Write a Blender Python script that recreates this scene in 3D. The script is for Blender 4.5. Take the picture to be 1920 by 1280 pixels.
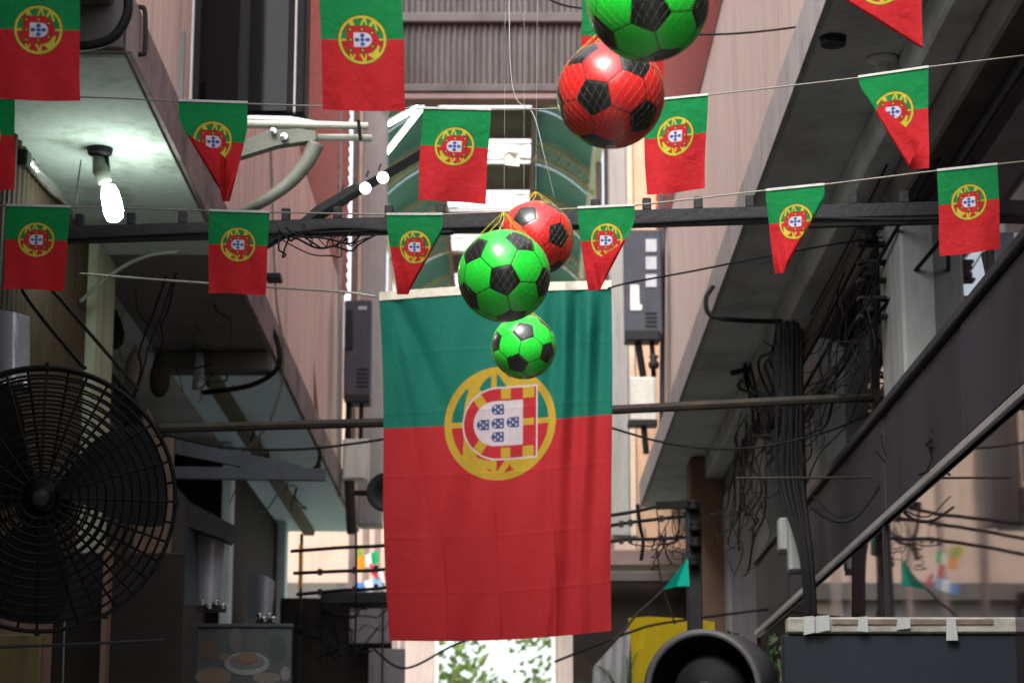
import bpy, bmesh, math, random
import numpy as np
from mathutils import Vector, Matrix

for _o in list(bpy.data.objects):
    bpy.data.objects.remove(_o)
scene = bpy.context.scene
R = math.radians
rng = random.Random(7)

# ------------------------------------------------------------------ camera
F = 4300.0                       # focal length in pixels of the 1920 px wide photograph
PITCH = math.atan(960.0 / F)     # the eye level lies 960 px below the picture's centre
CAMZ = 1.6
cam_data = bpy.data.cameras.new('camera')
cam_data.sensor_width = 36.0
cam_data.lens = F / 1920.0 * 36.0
cam_data.clip_start = 0.05
cam_data.clip_end = 2000.0
cam_data.dof.use_dof = True
cam_data.dof.focus_distance = 6.3
cam_data.dof.aperture_fstop = 7.1
cam = bpy.data.objects.new('camera', cam_data)
scene.collection.objects.link(cam)
cam.location = (0, 0, CAMZ)
cam.rotation_euler = (math.pi / 2 + PITCH, 0, 0)
scene.camera = cam

# ------------------------------------------------------------------ sky, sun, exposure
SUN_EL, SUN_AZ = 50.0, 205.0     # azimuth clockwise from +Y (the way the camera looks)
world = bpy.data.worlds.new('World')
scene.world = world
world.use_nodes = True
wn, wl = world.node_tree.nodes, world.node_tree.links
bg = wn['Background']
sky = wn.new('ShaderNodeTexSky')
sky.sky_type = 'NISHITA'
sky.sun_disc = False
sky.sun_elevation = R(SUN_EL)
sky.sun_rotation = R(SUN_AZ)
sky.dust_density = 4.0
hs = wn.new('ShaderNodeHueSaturation')
hs.inputs['Saturation'].default_value = 0.42      # an overcast, whitish sky
wl.new(sky.outputs[0], hs.inputs['Color'])
wl.new(hs.outputs[0], bg.inputs[0])
bg.inputs[1].default_value = 0.15
sun_data = bpy.data.lights.new('sun', 'SUN')
sun_data.energy = 1.0
sun_data.angle = R(30)
sun_data.color = (1.0, 0.97, 0.93)
sun = bpy.data.objects.new('sun', sun_data)
scene.collection.objects.link(sun)
_d = Vector((math.sin(R(SUN_AZ)) * math.cos(R(SUN_EL)), math.cos(R(SUN_AZ)) * math.cos(R(SUN_EL)), math.sin(R(SUN_EL))))
sun.rotation_euler = _d.to_track_quat('Z', 'Y').to_euler()
sun.location = (0, -5, 30)
vs = scene.view_settings
vs.view_transform = 'Standard'
vs.look = 'None'
vs.gamma = 1.0
vs.exposure = 1.7
vs.use_curve_mapping = False
scene.cycles.max_bounces = 8
scene.cycles.diffuse_bounces = 5
scene.cycles.sample_clamp_indirect = 6.0
scene.cycles.caustics_reflective = False
scene.cycles.caustics_refractive = False


def P(px, py, Y):
    """the point of the place seen at photograph pixel (px, py), Y metres down the alley"""
    k = Y / (F * math.cos(PITCH) - (640 - py) * math.sin(PITCH))
    return Vector(((px - 960) * k, Y, CAMZ + (F * math.sin(PITCH) + (640 - py) * math.cos(PITCH)) * k))


def S(n, Y):
    return n * Y / F


# ------------------------------------------------------------------ mesh helpers
class M:
    def __init__(self):
        self.v, self.f = [], []

    def add(self, vs_, fs_):
        n = len(self.v)
        self.v += [tuple(p) for p in vs_]
        self.f += [tuple(i + n for i in q) for q in fs_]
        return self

    def box(self, x0, x1, y0, y1, z0, z1):
        if x0 > x1: x0, x1 = x1, x0
        if y0 > y1: y0, y1 = y1, y0
        if z0 > z1: z0, z1 = z1, z0
        c = min(0.012, 0.12 * min(x1 - x0, y1 - y0, z1 - z0))   # chamfer
        bm = bmesh.new()
        bmesh.ops.create_cube(bm, size=1.0)
        for v in bm.verts:
            v.co = Vector(((x0 + x1) / 2 + v.co.x * (x1 - x0), (y0 + y1) / 2 + v.co.y * (y1 - y0), (z0 + z1) / 2 + v.co.z * (z1 - z0)))
        bmesh.ops.bevel(bm, geom=bm.edges[:], offset=c, segments=1, affect='EDGES')
        bm.verts.index_update()
        self.add([v.co for v in bm.verts], [[v.index for v in f.verts] for f in bm.faces])
        bm.free()
        return self

    def pbox(self, px0, px1, py0, py1, Y, depth):
        """a box whose front face covers a pixel rectangle at distance Y"""
        a, b = P(px0, py1, Y), P(px1, py0, Y)
        return self.box(a.x, b.x, Y, Y + depth, a.z, b.z)

    def bar(self, p0, p1, w, h, up=(0, 0, 1)):
        p0, p1 = Vector(p0), Vector(p1)
        d = (p1 - p0).normalized()
        s = d.cross(Vector(up))
        if s.length < 1e-4:
            s = d.cross(Vector((0, 1, 0)))
        s.normalize()
        u = s.cross(d).normalized()
        q = []
        for p in (p0, p1):
            for a, b in ((-1, -1), (1, -1), (1, 1), (-1, 1)):
                q.append(p + s * (a * w / 2) + u * (b * h / 2))
        return self.add(q, [(3, 2, 1, 0), (4, 5, 6, 7), (0, 1, 5, 4), (1, 2, 6, 5), (2, 3, 7, 6), (3, 0, 4, 7)])

    def tube(self, pts, r, n=8, closed=False, cap=True):
        pts = [Vector(p) for p in pts]
        m = len(pts)
        rr = r if isinstance(r, (list, tuple)) else [r] * m
        rings, prev = [], None
        for i in range(m):
            a = pts[(i - 1) % m] if (closed or i > 0) else pts[i]
            b = pts[(i + 1) % m] if (closed or i < m - 1) else pts[i]
            d = (b - a)
            d = d.normalized() if d.length > 1e-9 else Vector((0, 0, 1))
            if prev is None:
                ref = Vector((0, 0, 1)) if abs(d.z) < .9 else Vector((1, 0, 0))
                s = d.cross(ref).normalized()
            else:
                s = prev - d * prev.dot(d)
                s = s.normalized() if s.length > 1e-6 else d.orthogonal().normalized()
            prev = s
            u = d.cross(s)
            rings.append([pts[i] + (s * math.cos(2 * math.pi * k / n) + u * math.sin(2 * math.pi * k / n)) * rr[i] for k in range(n)])
        vs_ = [p for g in rings for p in g]
        fs_ = []
        for i in range(m if closed else m - 1):
            j = (i + 1) % m
            for k in range(n):
                fs_.append((i * n + k, i * n + (k + 1) % n, j * n + (k + 1) % n, j * n + k))
        if cap and not closed:
            fs_.append(tuple(range(n - 1, -1, -1)))
            fs_.append(tuple((m - 1) * n + k for k in range(n)))
        return self.add(vs_, fs_)

    def lathe(self, prof, o, axis, n=32):
        """prof: (radius, height) pairs round an axis"""
        o, ax = Vector(o), Vector(axis).normalized()
        s = ax.orthogonal().normalized()
        u = ax.cross(s)
        vs_, fs_ = [], []
        for r, h in prof:
            for k in range(n):
                t = 2 * math.pi * k / n
                vs_.append(o + ax * h + (s * math.cos(t) + u * math.sin(t)) * max(r, 1e-5))
        for i in range(len(prof) - 1):
            for k in range(n):
                fs_.append((i * n + k, i * n + (k + 1) % n, (i + 1) * n + (k + 1) % n, (i + 1) * n + k))
        return self.add(vs_, fs_)

    def quadsheet(self, pts, thick, direction):
        """a flat polygon given thickness"""
        d = Vector(direction) * thick
        n = len(pts)
        a = [Vector(p) for p in pts]
        vs_ = a + [p + d for p in a]
        fs_ = [tuple(range(n)), tuple(range(2 * n - 1, n - 1, -1))]
        for i in range(n):
            j = (i + 1) % n
            fs_.append((i, i + n, j + n, j))
        return self.add(vs_, fs_)


def spline(pts, sub=8):
    pts = [Vector(p) for p in pts]
    if len(pts) < 3:
        return pts
    out = []
    for i in range(len(pts) - 1):
        p0 = pts[max(i - 1, 0)]; p1 = pts[i]; p2 = pts[i + 1]; p3 = pts[min(i + 2, len(pts) - 1)]
        for k in range(sub):
            t = k / sub
            out.append(0.5 * ((2 * p1) + (p2 - p0) * t + (2 * p0 - 5 * p1 + 4 * p2 - p3) * t * t + (3 * p1 - p0 - 3 * p2 + p3) * t ** 3))
    out.append(pts[-1])
    return out


def mesh_obj(name, m, mat, origin=(0, 0, 0), smooth=False):
    o = Vector(origin)
    me = bpy.data.meshes.new(name)
    me.from_pydata([(p[0] - o.x, p[1] - o.y, p[2] - o.z) for p in m.v], [], m.f)
    me.materials.append(mat)
    if smooth:
        me.polygons.foreach_set('use_smooth', [True] * len(me.polygons))
    me.update()
    ob = bpy.data.objects.new(name, me)
    scene.collection.objects.link(ob)
    return ob


def tag(o, label, cat, group=None):
    o['label'] = label
    o['category'] = cat
    if group:
        o['group'] = group
    return o


def thing(name, label, cat, loc, group=None):
    o = bpy.data.objects.new(name, None)
    o.empty_display_size = 0.1
    scene.collection.objects.link(o)
    o.location = Vector(loc)
    return tag(o, label, cat, group)


def part(root, name, m, mat, parent=None, smooth=False, label=None, kind=None):
    ob = mesh_obj(name, m, mat, root.location, smooth)
    ob.parent = parent or root
    if label: ob['label'] = label
    if kind: ob['kind'] = kind
    return ob


def solo(name, label, cat, m, mat, group=None, smooth=False):
    a = np.array([tuple(p) for p in m.v])
    lo, hi = a.min(0), a.max(0)
    org = ((lo[0] + hi[0]) / 2, (lo[1] + hi[1]) / 2, lo[2])
    ob = mesh_obj(name, m, mat, org, smooth)
    ob.location = org
    return tag(ob, label, cat, group)


def struct(name, m, mat):
    ob = mesh_obj(name, m, mat)
    ob['kind'] = 'structure'
    return ob


# ------------------------------------------------------------------ materials
def new_mat(name):
    m = bpy.data.materials.new(name)
    m.use_nodes = True
    return m, m.node_tree.nodes, m.node_tree.links, m.node_tree.nodes['Principled BSDF']


def mat(name, col, rough=0.8, dirt=None, amount=0.5, *args, streak=0.0, **kw):
    return _mat(name, col, rough, dirt, amount, *args, streak=streak, **kw)


def _mat(name, col, rough=0.8, dirt=None, amount=0.5, scale=3.0, stretch=(1, 1, 1), fine=40.0, bump=0.15, metal=0.0, spec=0.5, contrast=0.5, coat=0.0, streak=0.0):
    """base colour with large stains (dirt colour) and a fine grain with slight relief"""
    m, n, l, b = new_mat(name)
    b.inputs['Roughness'].default_value = rough
    b.inputs['Metallic'].default_value = metal
    b.inputs['Specular IOR Level'].default_value = spec
    b.inputs['Coat Weight'].default_value = coat
    geo = n.new('ShaderNodeNewGeometry')
    mp = n.new('ShaderNodeMapping')
    mp.inputs['Scale'].default_value = stretch
    l.new(geo.outputs['Position'], mp.inputs['Vector'])
    t1 = n.new('ShaderNodeTexNoise')
    t1.inputs['Scale'].default_value = scale
    t1.inputs['Detail'].default_value = 6
    t1.inputs['Roughness'].default_value = 0.65
    l.new(mp.outputs[0], t1.inputs['Vector'])
    rp = n.new('ShaderNodeMapRange')
    rp.inputs['From Min'].default_value = contrast - 0.03
    rp.inputs['From Max'].default_value = contrast + 0.25
    rp.inputs['To Max'].default_value = amount
    l.new(t1.outputs['Fac'], rp.inputs['Value'])
    t2 = n.new('ShaderNodeTexNoise')
    t2.inputs['Scale'].default_value = fine
    t2.inputs['Detail'].default_value = 4
    l.new(mp.outputs[0], t2.inputs['Vector'])
    mx = n.new('ShaderNodeMix'); mx.data_type = 'RGBA'
    mx.inputs[6].default_value = (*col, 1)
    dc = dirt or tuple(c * 0.45 for c in col)
    mx.inputs[7].default_value = (*dc, 1)
    l.new(rp.outputs[0], mx.inputs[0])
    hv = n.new('ShaderNodeHueSaturation')
    r2 = n.new('ShaderNodeMapRange')
    r2.inputs['To Min'].default_value = 0.8
    r2.inputs['To Max'].default_value = 1.2
    l.new(t2.outputs['Fac'], r2.inputs['Value'])
    l.new(r2.outputs[0], hv.inputs['Value'])
    l.new(mx.outputs[2], hv.inputs['Color'])
    last = hv.outputs[0]
    if streak:
        m2 = n.new('ShaderNodeMapping'); m2.inputs['Scale'].default_value = (9, 9, 0.55)
        l.new(geo.outputs['Position'], m2.inputs['Vector'])
        t3 = n.new('ShaderNodeTexNoise'); t3.inputs['Scale'].default_value = 1.0; t3.inputs['Detail'].default_value = 7; t3.inputs['Roughness'].default_value = 0.7
        l.new(m2.outputs[0], t3.inputs['Vector'])
        r3 = n.new('ShaderNodeMapRange'); r3.inputs['From Min'].default_value = 0.50; r3.inputs['From Max'].default_value = 0.72; r3.inputs['To Max'].default_value = streak
        l.new(t3.outputs['Fac'], r3.inputs['Value'])
        mx3 = n.new('ShaderNodeMix'); mx3.data_type = 'RGBA'
        mx3.inputs[7].default_value = (*tuple(c * 0.28 for c in dc), 1)
        l.new(r3.outputs[0], mx3.inputs[0]); l.new(last, mx3.inputs[6])
        last = mx3.outputs[2]
    l.new(last, b.inputs['Base Color'])
    if bump:
        bp = n.new('ShaderNodeBump')
        bp.inputs['Strength'].default_value = bump
        bp.inputs['Distance'].default_value = 0.01
        l.new(t2.outputs['Fac'], bp.inputs['Height'])
        l.new(bp.outputs[0], b.inputs['Normal'])
    return m


def emit_mat(name, col, strength):
    m, n, l, b = new_mat(name)
    b.inputs['Base Color'].default_value = (0.8, 0.8, 0.8, 1)
    b.inputs['Emission Color'].default_value = (*col, 1)
    b.inputs['Emission Strength'].default_value = strength
    return m


def cloth_mat(name, attr=None, col=(1, 1, 1), transl=0.3, rough=0.75, weave=900.0, crinkle=0.28):
    m, n, l, b = new_mat(name)
    b.inputs['Roughness'].default_value = rough
    b.inputs['Specular IOR Level'].default_value = 0.25
    tr = n.new('ShaderNodeBsdfTranslucent')
    mixs = n.new('ShaderNodeMixShader')
    mixs.inputs[0].default_value = transl
    out = n['Material Output']
    geo = n.new('ShaderNodeNewGeometry')
    nz = n.new('ShaderNodeTexNoise')
    nz.inputs['Scale'].default_value = 60
    nz.inputs['Detail'].default_value = 8
    l.new(geo.outputs['Position'], nz.inputs['Vector'])
    r2 = n.new('ShaderNodeMapRange')
    r2.inputs['To Min'].default_value = 0.82
    r2.inputs['To Max'].default_value = 1.15
    l.new(nz.outputs['Fac'], r2.inputs['Value'])
    hv = n.new('ShaderNodeHueSaturation')
    l.new(r2.outputs[0], hv.inputs['Value'])
    if attr:
        at = n.new('ShaderNodeAttribute'); at.attribute_name = attr
        l.new(at.outputs['Color'], hv.inputs['Color'])
    else:
        hv.inputs['Color'].default_value = (*col, 1)
    l.new(hv.outputs[0], b.inputs['Base Color'])
    l.new(hv.outputs[0], tr.inputs['Color'])
    l.new(b.outputs[0], mixs.inputs[1])
    l.new(tr.outputs[0], mixs.inputs[2])
    l.new(mixs.outputs[0], out.inputs['Surface'])
    n2 = n.new('ShaderNodeTexNoise')
    n2.inputs['Scale'].default_value = weave
    n2.inputs['Detail'].default_value = 2
    l.new(geo.outputs['Position'], n2.inputs['Vector'])
    bp = n.new('ShaderNodeBump'); bp.inputs['Strength'].default_value = 0.2; bp.inputs['Distance'].default_value = 0.001
    l.new(n2.outputs['Fac'], bp.inputs['Height'])
    wr = n.new('ShaderNodeTexNoise'); wr.inputs['Scale'].default_value = 26; wr.inputs['Detail'].default_value = 3; wr.inputs['Distortion'].default_value = 0.8
    l.new(geo.outputs['Position'], wr.inputs['Vector'])
    b2 = n.new('ShaderNodeBump'); b2.inputs['Strength'].default_value = crinkle; b2.inputs['Distance'].default_value = 0.02
    l.new(wr.outputs['Fac'], b2.inputs['Height']); l.new(bp.outputs[0], b2.inputs['Normal'])
    l.new(b2.outputs[0], b.inputs['Normal']); l.new(b2.outputs[0], tr.inputs['Normal'])
    return m


def glass_mat(name, col=(0.012, 0.012, 0.014), rough=0.03, ior=1.6):
    m, n, l, b = new_mat(name)
    b.inputs['Base Color'].default_value = (*col, 1)
    b.inputs['Roughness'].default_value = rough
    b.inputs['IOR'].default_value = ior
    geo = n.new('ShaderNodeNewGeometry')
    nz = n.new('ShaderNodeTexNoise'); nz.inputs['Scale'].default_value = 1.3; nz.inputs['Detail'].default_value = 1
    l.new(geo.outputs['Position'], nz.inputs['Vector'])
    bp = n.new('ShaderNodeBump'); bp.inputs['Strength'].default_value = 0.06; bp.inputs['Distance'].default_value = 0.02
    l.new(nz.outputs['Fac'], bp.inputs['Height'])
    l.new(bp.outputs[0], b.inputs['Normal'])
    return m


PINK = mat('pink_plaster', (0.44, 0.345, 0.31), 0.85, (0.36, 0.28, 0.25), 0.75, 1.6, (1, 1, 0.18), 26, 0.25, streak=0.38)
PINK_L = mat('pink_plaster_worn', (0.70, 0.52, 0.455), 0.88, (0.46, 0.33, 0.29), 0.6, 1.8, (1, 1, 0.15), 22, 0.3, streak=0.55)
PEACH = mat('peach_plaster', (0.62, 0.40, 0.27), 0.85, (0.45, 0.29, 0.2), 0.6, 2.0, streak=0.4)
CREAM = mat('cream_plaster', (0.44, 0.31, 0.25), 0.85, (0.30, 0.21, 0.17), 0.6, 1.4, streak=0.4)
REDCLAD = mat('red_siding', (0.60, 0.19, 0.195), 0.6, (0.50, 0.21, 0.21), 0.7, 2.0, (1, .2, 1), 30, 0.1, streak=0.3)
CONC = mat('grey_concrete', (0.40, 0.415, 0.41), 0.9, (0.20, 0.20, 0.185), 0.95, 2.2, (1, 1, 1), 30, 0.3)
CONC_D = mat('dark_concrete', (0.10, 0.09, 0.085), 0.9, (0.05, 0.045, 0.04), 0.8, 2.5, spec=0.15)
FASCIA = mat('grey_fascia_paint', (0.26, 0.235, 0.23), 0.85, (0.16, 0.14, 0.135), 0.8, 4.0, streak=0.6)
FASCIA_L = mat('mauve_fascia_paint', (0.22, 0.16, 0.155), 0.88, (0.035, 0.028, 0.028), 0.95, 3.2, (1, 1, 1), 30, 0.3, contrast=0.47)
SOFFIT_W = mat('whitewashed_soffit', (0.40, 0.46, 0.41), 0.92, (0.10, 0.10, 0.065), 0.95, 3.2, (1, 1, 1), 24, 0.2, contrast=0.53)
SOFFIT_SHADE = mat('shade_brown_soffit', (0.12, 0.105, 0.095), 0.9, (0.05, 0.045, 0.04), 0.7, 2.0)  # dark brown stands in for the shadowed stretch of the ceiling
SOFFIT_C = mat('pale_blue_soffit', (0.62, 0.79, 0.83), 0.85, (0.26, 0.27, 0.19), 0.9, 1.5, (1, 1, 1), 30, 0.2, contrast=0.60)
OLIVE = mat('olive_trim', (0.12, 0.105, 0.06), 0.85)
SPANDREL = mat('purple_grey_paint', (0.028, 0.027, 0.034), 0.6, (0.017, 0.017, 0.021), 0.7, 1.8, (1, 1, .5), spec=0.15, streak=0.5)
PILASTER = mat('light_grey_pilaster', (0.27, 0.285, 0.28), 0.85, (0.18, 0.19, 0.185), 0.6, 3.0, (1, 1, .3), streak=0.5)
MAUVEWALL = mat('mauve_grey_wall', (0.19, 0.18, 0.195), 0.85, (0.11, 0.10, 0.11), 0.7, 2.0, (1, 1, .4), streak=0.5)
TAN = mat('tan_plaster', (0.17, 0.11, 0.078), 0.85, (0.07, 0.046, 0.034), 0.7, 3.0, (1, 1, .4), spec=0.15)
GREYPIER = mat('pale_grey_pier', (0.30, 0.295, 0.285), 0.8, (0.21, 0.205, 0.20), 0.6, 2.0, (1, 1, .2), streak=0.4)
CREAMEDGE = mat('cream_edge', (0.62, 0.50, 0.38), 0.8)
BROWN = mat('brown_grey_strip', (0.22, 0.16, 0.15), 0.85, spec=0.15)
CORR = mat('weathered_sheet', (0.115, 0.103, 0.10), 0.65, (0.04, 0.036, 0.035), 0.85, 2.2, (1, 1, .35), 20, 0.2, metal=0.1, streak=0.5)
DARKSTEEL = mat('dark_painted_steel', (0.014, 0.0155, 0.018), 0.6, (0.03, 0.026, 0.022), 0.6, 12.0, (1, 1, 1), 60, 0.3, spec=0.25)
RUSTSTEEL = mat('grimy_brown_steel', (0.022, 0.018, 0.014), 0.7, (0.05, 0.036, 0.025), 0.7, 9.0, (1, 1, 1), 60, 0.3, spec=0.15)
BLACK = mat('black_rubber', (0.006, 0.006, 0.0065), 0.7, (0.013, 0.013, 0.012), 0.5, 20.0, bump=0.05, spec=0.15)
FANBLACK = mat('grimy_black_wire', (0.005, 0.0045, 0.004), 0.6, (0.014, 0.011, 0.008), 0.6, 25.0, bump=0.1, spec=0.15)
STRING = mat('grey_string', (0.24, 0.22, 0.19), 0.8, bump=0)
GREENSHEET = mat('green_roof_sheet', (0.05, 0.24, 0.235), 0.6, (0.035, 0.16, 0.155), 0.7, 1.4, bump=0.05)
TRUSSPAINT = mat('buff_truss_paint', (0.58, 0.44, 0.30), 0.7, bump=0.05)
WHITEPAINT = mat('white_paint', (0.74, 0.72, 0.68), 0.6, (0.5, 0.48, 0.44), 0.5, 5.0, bump=0.05, streak=0.35)
PVC = mat('aged_white_pvc', (0.60, 0.62, 0.52), 0.45, (0.36, 0.37, 0.30), 0.6, 9.0, bump=0.05, streak=0.3)
PVC_D = mat('grimy_grey_green_pipe', (0.15, 0.16, 0.125), 0.6, (0.07, 0.073, 0.056), 0.6, 9.0, bump=0.1)
SPKGREY = mat('slate_grey_casing', (0.062, 0.066, 0.082), 0.55, (0.04, 0.042, 0.05), 0.5, 6.0, bump=0.05, spec=0.15, streak=0.3)
SPKDARK = mat('near_black_plastic', (0.02, 0.02, 0.022), 0.5, bump=0.05, spec=0.15)
BOXGREY = mat('pale_box_paint', (0.50, 0.50, 0.45), 0.6, (0.36, 0.34, 0.29), 0.6, 7.0, bump=0.05, streak=0.5)
PAPER = mat('white_sticker', (0.72, 0.70, 0.64), 0.7, bump=0)
PAPERG = mat('grey_sticker', (0.40, 0.42, 0.45), 0.6, bump=0)
RUSTROD = mat('rust_red_conduit', (0.25, 0.085, 0.05), 0.75)
SIDING = mat('brown_ribbed_siding', (0.045, 0.032, 0.02), 0.75, (0.02, 0.014, 0.009), 0.8, 6.0, (1, 1, .15), spec=0.15)
PALEGREEN = mat('pale_green_column', (0.40, 0.44, 0.31), 0.8, (0.26, 0.28, 0.18), 0.7, 5.0, (1, 1, .4), streak=0.5)
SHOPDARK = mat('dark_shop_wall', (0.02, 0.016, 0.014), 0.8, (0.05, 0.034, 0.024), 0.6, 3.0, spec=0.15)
CHROME = mat('bright_metal', (0.75, 0.75, 0.78), 0.12, metal=1.0, bump=0)
FOIL = mat('crumpled_foil', (0.75, 0.75, 0.72), 0.25, (0.5, 0.5, 0.45), 0.5, 30.0, (1, 1, 1), 45, 1.0, metal=0.9)
GLOSSGREY = mat('glossy_grey_shell', (0.30, 0.31, 0.34), 0.16, (0.2, 0.2, 0.22), 0.5, 8.0, bump=0.02, coat=0.6)
TINT = glass_mat('tinted_window_glass', (0.020, 0.012, 0.014), 0.03, 1.38)
TINT2 = glass_mat('dark_bay_glass', (0.004, 0.004, 0.005), 0.04, 1.33)
FRAMEMETAL = mat('grey_metal_trim', (0.34, 0.33, 0.34), 0.4, (0.2, 0.19, 0.2), 0.6, 8.0, metal=0.4, bump=0.05)
YELLOW = cloth_mat('yellow_tarp', None, (0.48, 0.36, 0.008), 0.35)
WHITECLOTH = cloth_mat('white_curtain_cloth', None, (0.55, 0.56, 0.57), 0.5)
TEAL = cloth_mat('teal_pennant_cloth', None, (0.0, 0.42, 0.30), 0.35)
PRINT = cloth_mat('printed_polyester', 'print', transl=0.42, rough=0.85)
PRINT_BIG = cloth_mat('printed_flag_cloth', 'print', transl=0.48, weave=500, crinkle=0.10)
HEM = cloth_mat('white_hem_tape', None, (0.62, 0.63, 0.60), 0.3)
HEMCREAM = cloth_mat('cream_header_tape', None, (0.66, 0.62, 0.52), 0.25)
ASPHALT = mat('grey_paving', (0.32, 0.32, 0.315), 0.9, (0.20, 0.20, 0.195), 0.7, 0.9)
GRASSY = mat('sunlit_ground', (0.14, 0.17, 0.07), 0.95)
BARK = mat('grey_brown_bark', (0.12, 0.09, 0.06), 0.9)
LINE = mat('clear_fishing_line', (0.45, 0.46, 0.46), 0.25, bump=0)


def leaf_mat(name, col):
    m, n, l, b = new_mat(name)
    b.inputs['Roughness'].default_value = 0.5
    geo = n.new('ShaderNodeNewGeometry')
    hv = n.new('ShaderNodeHueSaturation')
    hv.inputs['Color'].default_value = (*col, 1)
    rr = n.new('ShaderNodeMapRange'); rr.inputs['To Min'].default_value = 0.6; rr.inputs['To Max'].default_value = 1.4
    l.new(geo.outputs['Random Per Island'], rr.inputs['Value'])
    l.new(rr.outputs[0], hv.inputs['Value'])
    l.new(hv.outputs[0], b.inputs['Base Color'])
    tr = n.new('ShaderNodeBsdfTranslucent')
    l.new(hv.outputs[0], tr.inputs['Color'])
    ms = n.new('ShaderNodeMixShader'); ms.inputs[0].default_value = 0.35
    l.new(b.outputs[0], ms.inputs[1]); l.new(tr.outputs[0], ms.inputs[2])
    l.new(ms.outputs[0], n['Material Output'].inputs['Surface'])
    return m


LEAF = leaf_mat('bright_leaf', (0.11, 0.17, 0.03))
LEAF_D = leaf_mat('dark_leaf', (0.03, 0.075, 0.025))

def translucent_mat(name, col):
    m, n, l, b = new_mat(name)
    tr = n.new('ShaderNodeBsdfTranslucent'); tr.inputs['Color'].default_value = (*col, 1)
    ms = n.new('ShaderNodeMixShader'); ms.inputs[0].default_value = 0.85
    b.inputs['Base Color'].default_value = (*col, 1)
    l.new(b.outputs[0], ms.inputs[1]); l.new(tr.outputs[0], ms.inputs[2])
    l.new(ms.outputs[0], n['Material Output'].inputs['Surface'])
    return m


SKYPANE = translucent_mat('white_skylight_sheet', (0.92, 0.93, 0.94))
# ------------------------------------------------------------------ ground
struct('ground', M().add([(-400, -60, -0.012), (400, -60, -0.012), (400, 900, -0.012), (-400, 900, -0.012)], [(0, 1, 2, 3)]), GRASSY)
struct('alley_pavement', M().box(-2.6, 2.6, -20, 34, -0.3, 0.0), ASPHALT)


def ribs_y(x, y0, y1, z0, z1, pitch, amp):
    """siding with ribs running along the alley: a folded sheet"""
    m = M()
    n = int((z1 - z0) / pitch)
    vs_, fs_ = [], []
    for i in range(n * 2 + 1):
        z = z0 + i * pitch / 2
        xx = x + (amp if i % 2 else 0)
        vs_ += [(xx, y0, z), (xx, y1, z)]
    for i in range(n * 2):
        fs_.append((2 * i, 2 * i + 1, 2 * i + 3, 2 * i + 2))
    return m.add(vs_, fs_)


def corrugated(u0, u1, z0, z1, fn, pitch, amp, sub=6):
    """vertical corrugation; fn(u, depth, z) -> point"""
    n = int((u1 - u0) / pitch * sub)
    vs_, fs_ = [], []
    for i in range(n + 1):
        u = u0 + (u1 - u0) * i / n
        d = amp * math.cos(2 * math.pi * (u - u0) / pitch)
        vs_ += [fn(u, d, z0), fn(u, d, z1)]
    for i in range(n):
        fs_.append((2 * i, 2 * i + 2, 2 * i + 3, 2 * i + 1))
    return M().add(vs_, fs_)


# ------------------------------------------------------------------ the building on the right
rb = thing('arcade_building', 'pink upper storey overhanging grey arcade with tinted shop glass on the right', 'building', (1.7, 11, 0))
part(rb, 'upper_wall', M().box(1.33, 2.4, 7.2, 19.95, 4.70, 9.3), PINK)
part(rb, 'siding', ribs_y(1.325, 9.0, 19.9, 6.86, 9.28, 0.09, -0.032), REDCLAD, label='red horizontally ribbed siding')
part(rb, 'ledge', M().box(1.11, 2.4, 3.0, 19.5, 4.50, 4.695), CONC)
part(rb, 'fascia', M().box(1.09, 1.107, 3.0, 19.5, 4.49, 4.70), FASCIA)
part(rb, 'cornice', M().box(1.44, 1.9, -25, 19.4, 4.33, 4.497), CONC)
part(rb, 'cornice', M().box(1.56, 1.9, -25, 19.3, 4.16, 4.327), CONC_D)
for y0, y1 in ((8.86, 9.38), (11.35, 11.95), (13.9, 14.4), (16.3, 16.7)):
    part(rb, 'pilaster', M().box(1.55, 1.73, y0, y1, 3.385 if y0 < 14 else 0.0, 4.157), PILASTER)
for y0, y1 in ((5.2, 8.84), (9.40, 11.33), (11.97, 13.88)):
    w = part(rb, 'window', M().box(1.66, 1.70, y0, y1, 3.40, 3.45).box(1.66, 1.70, y0, y1, 4.10, 4.15).box(1.655, 1.70, (y0 + y1) / 2 - .025, (y0 + y1) / 2 + .025, 3.452, 4.098), SPKDARK)
    part(rb, 'pane', M().box(1.675, 1.69, y0, (y0 + y1) / 2 - .027, 3.452, 4.098), TINT, w)
    part(rb, 'pane', M().box(1.675, 1.69, (y0 + y1) / 2 + .027, y1, 3.452, 4.098), TINT, w)
_y = -25.0
for _k, _e in enumerate((-12, -2, 4.2, 5.9, 7.6, 9.25, 10.9, 12.6, 14.3)):
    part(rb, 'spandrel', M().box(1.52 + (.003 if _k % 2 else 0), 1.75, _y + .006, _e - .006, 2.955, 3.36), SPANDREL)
    _y = _e
part(rb, 'spandrel_cap', M().box(1.50, 1.75, -25, 14.3, 3.362, 3.397), SPKDARK)
part(rb, 'trim_strip', M().box(1.506, 1.526, -25, 14.3, 2.922, 2.950), FRAMEMETAL, label='pale metal strip under the spandrel')
ys = [-25, -15, -6, 0, 3.5, 6.4, 9.33, 14.3]
for i in range(len(ys) - 1):
    part(rb, 'shop_pane', M().box(1.53, 1.545, ys[i] + .03, ys[i + 1] - .03, 0.35, 2.91), TINT)
    part(rb, 'mullion', M().box(1.518, 1.57, ys[i + 1] - .028, ys[i + 1] + .028, 0.0, 2.912), SPKDARK)
part(rb, 'plinth', M().box(1.58, 1.75, -25, 14.3, 0.0, 0.345), SPANDREL)
part(rb, 'lower_wall', M().box(1.74, 2.4, -24.9, 19.4, 0.0, 4.49), SHOPDARK)
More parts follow.
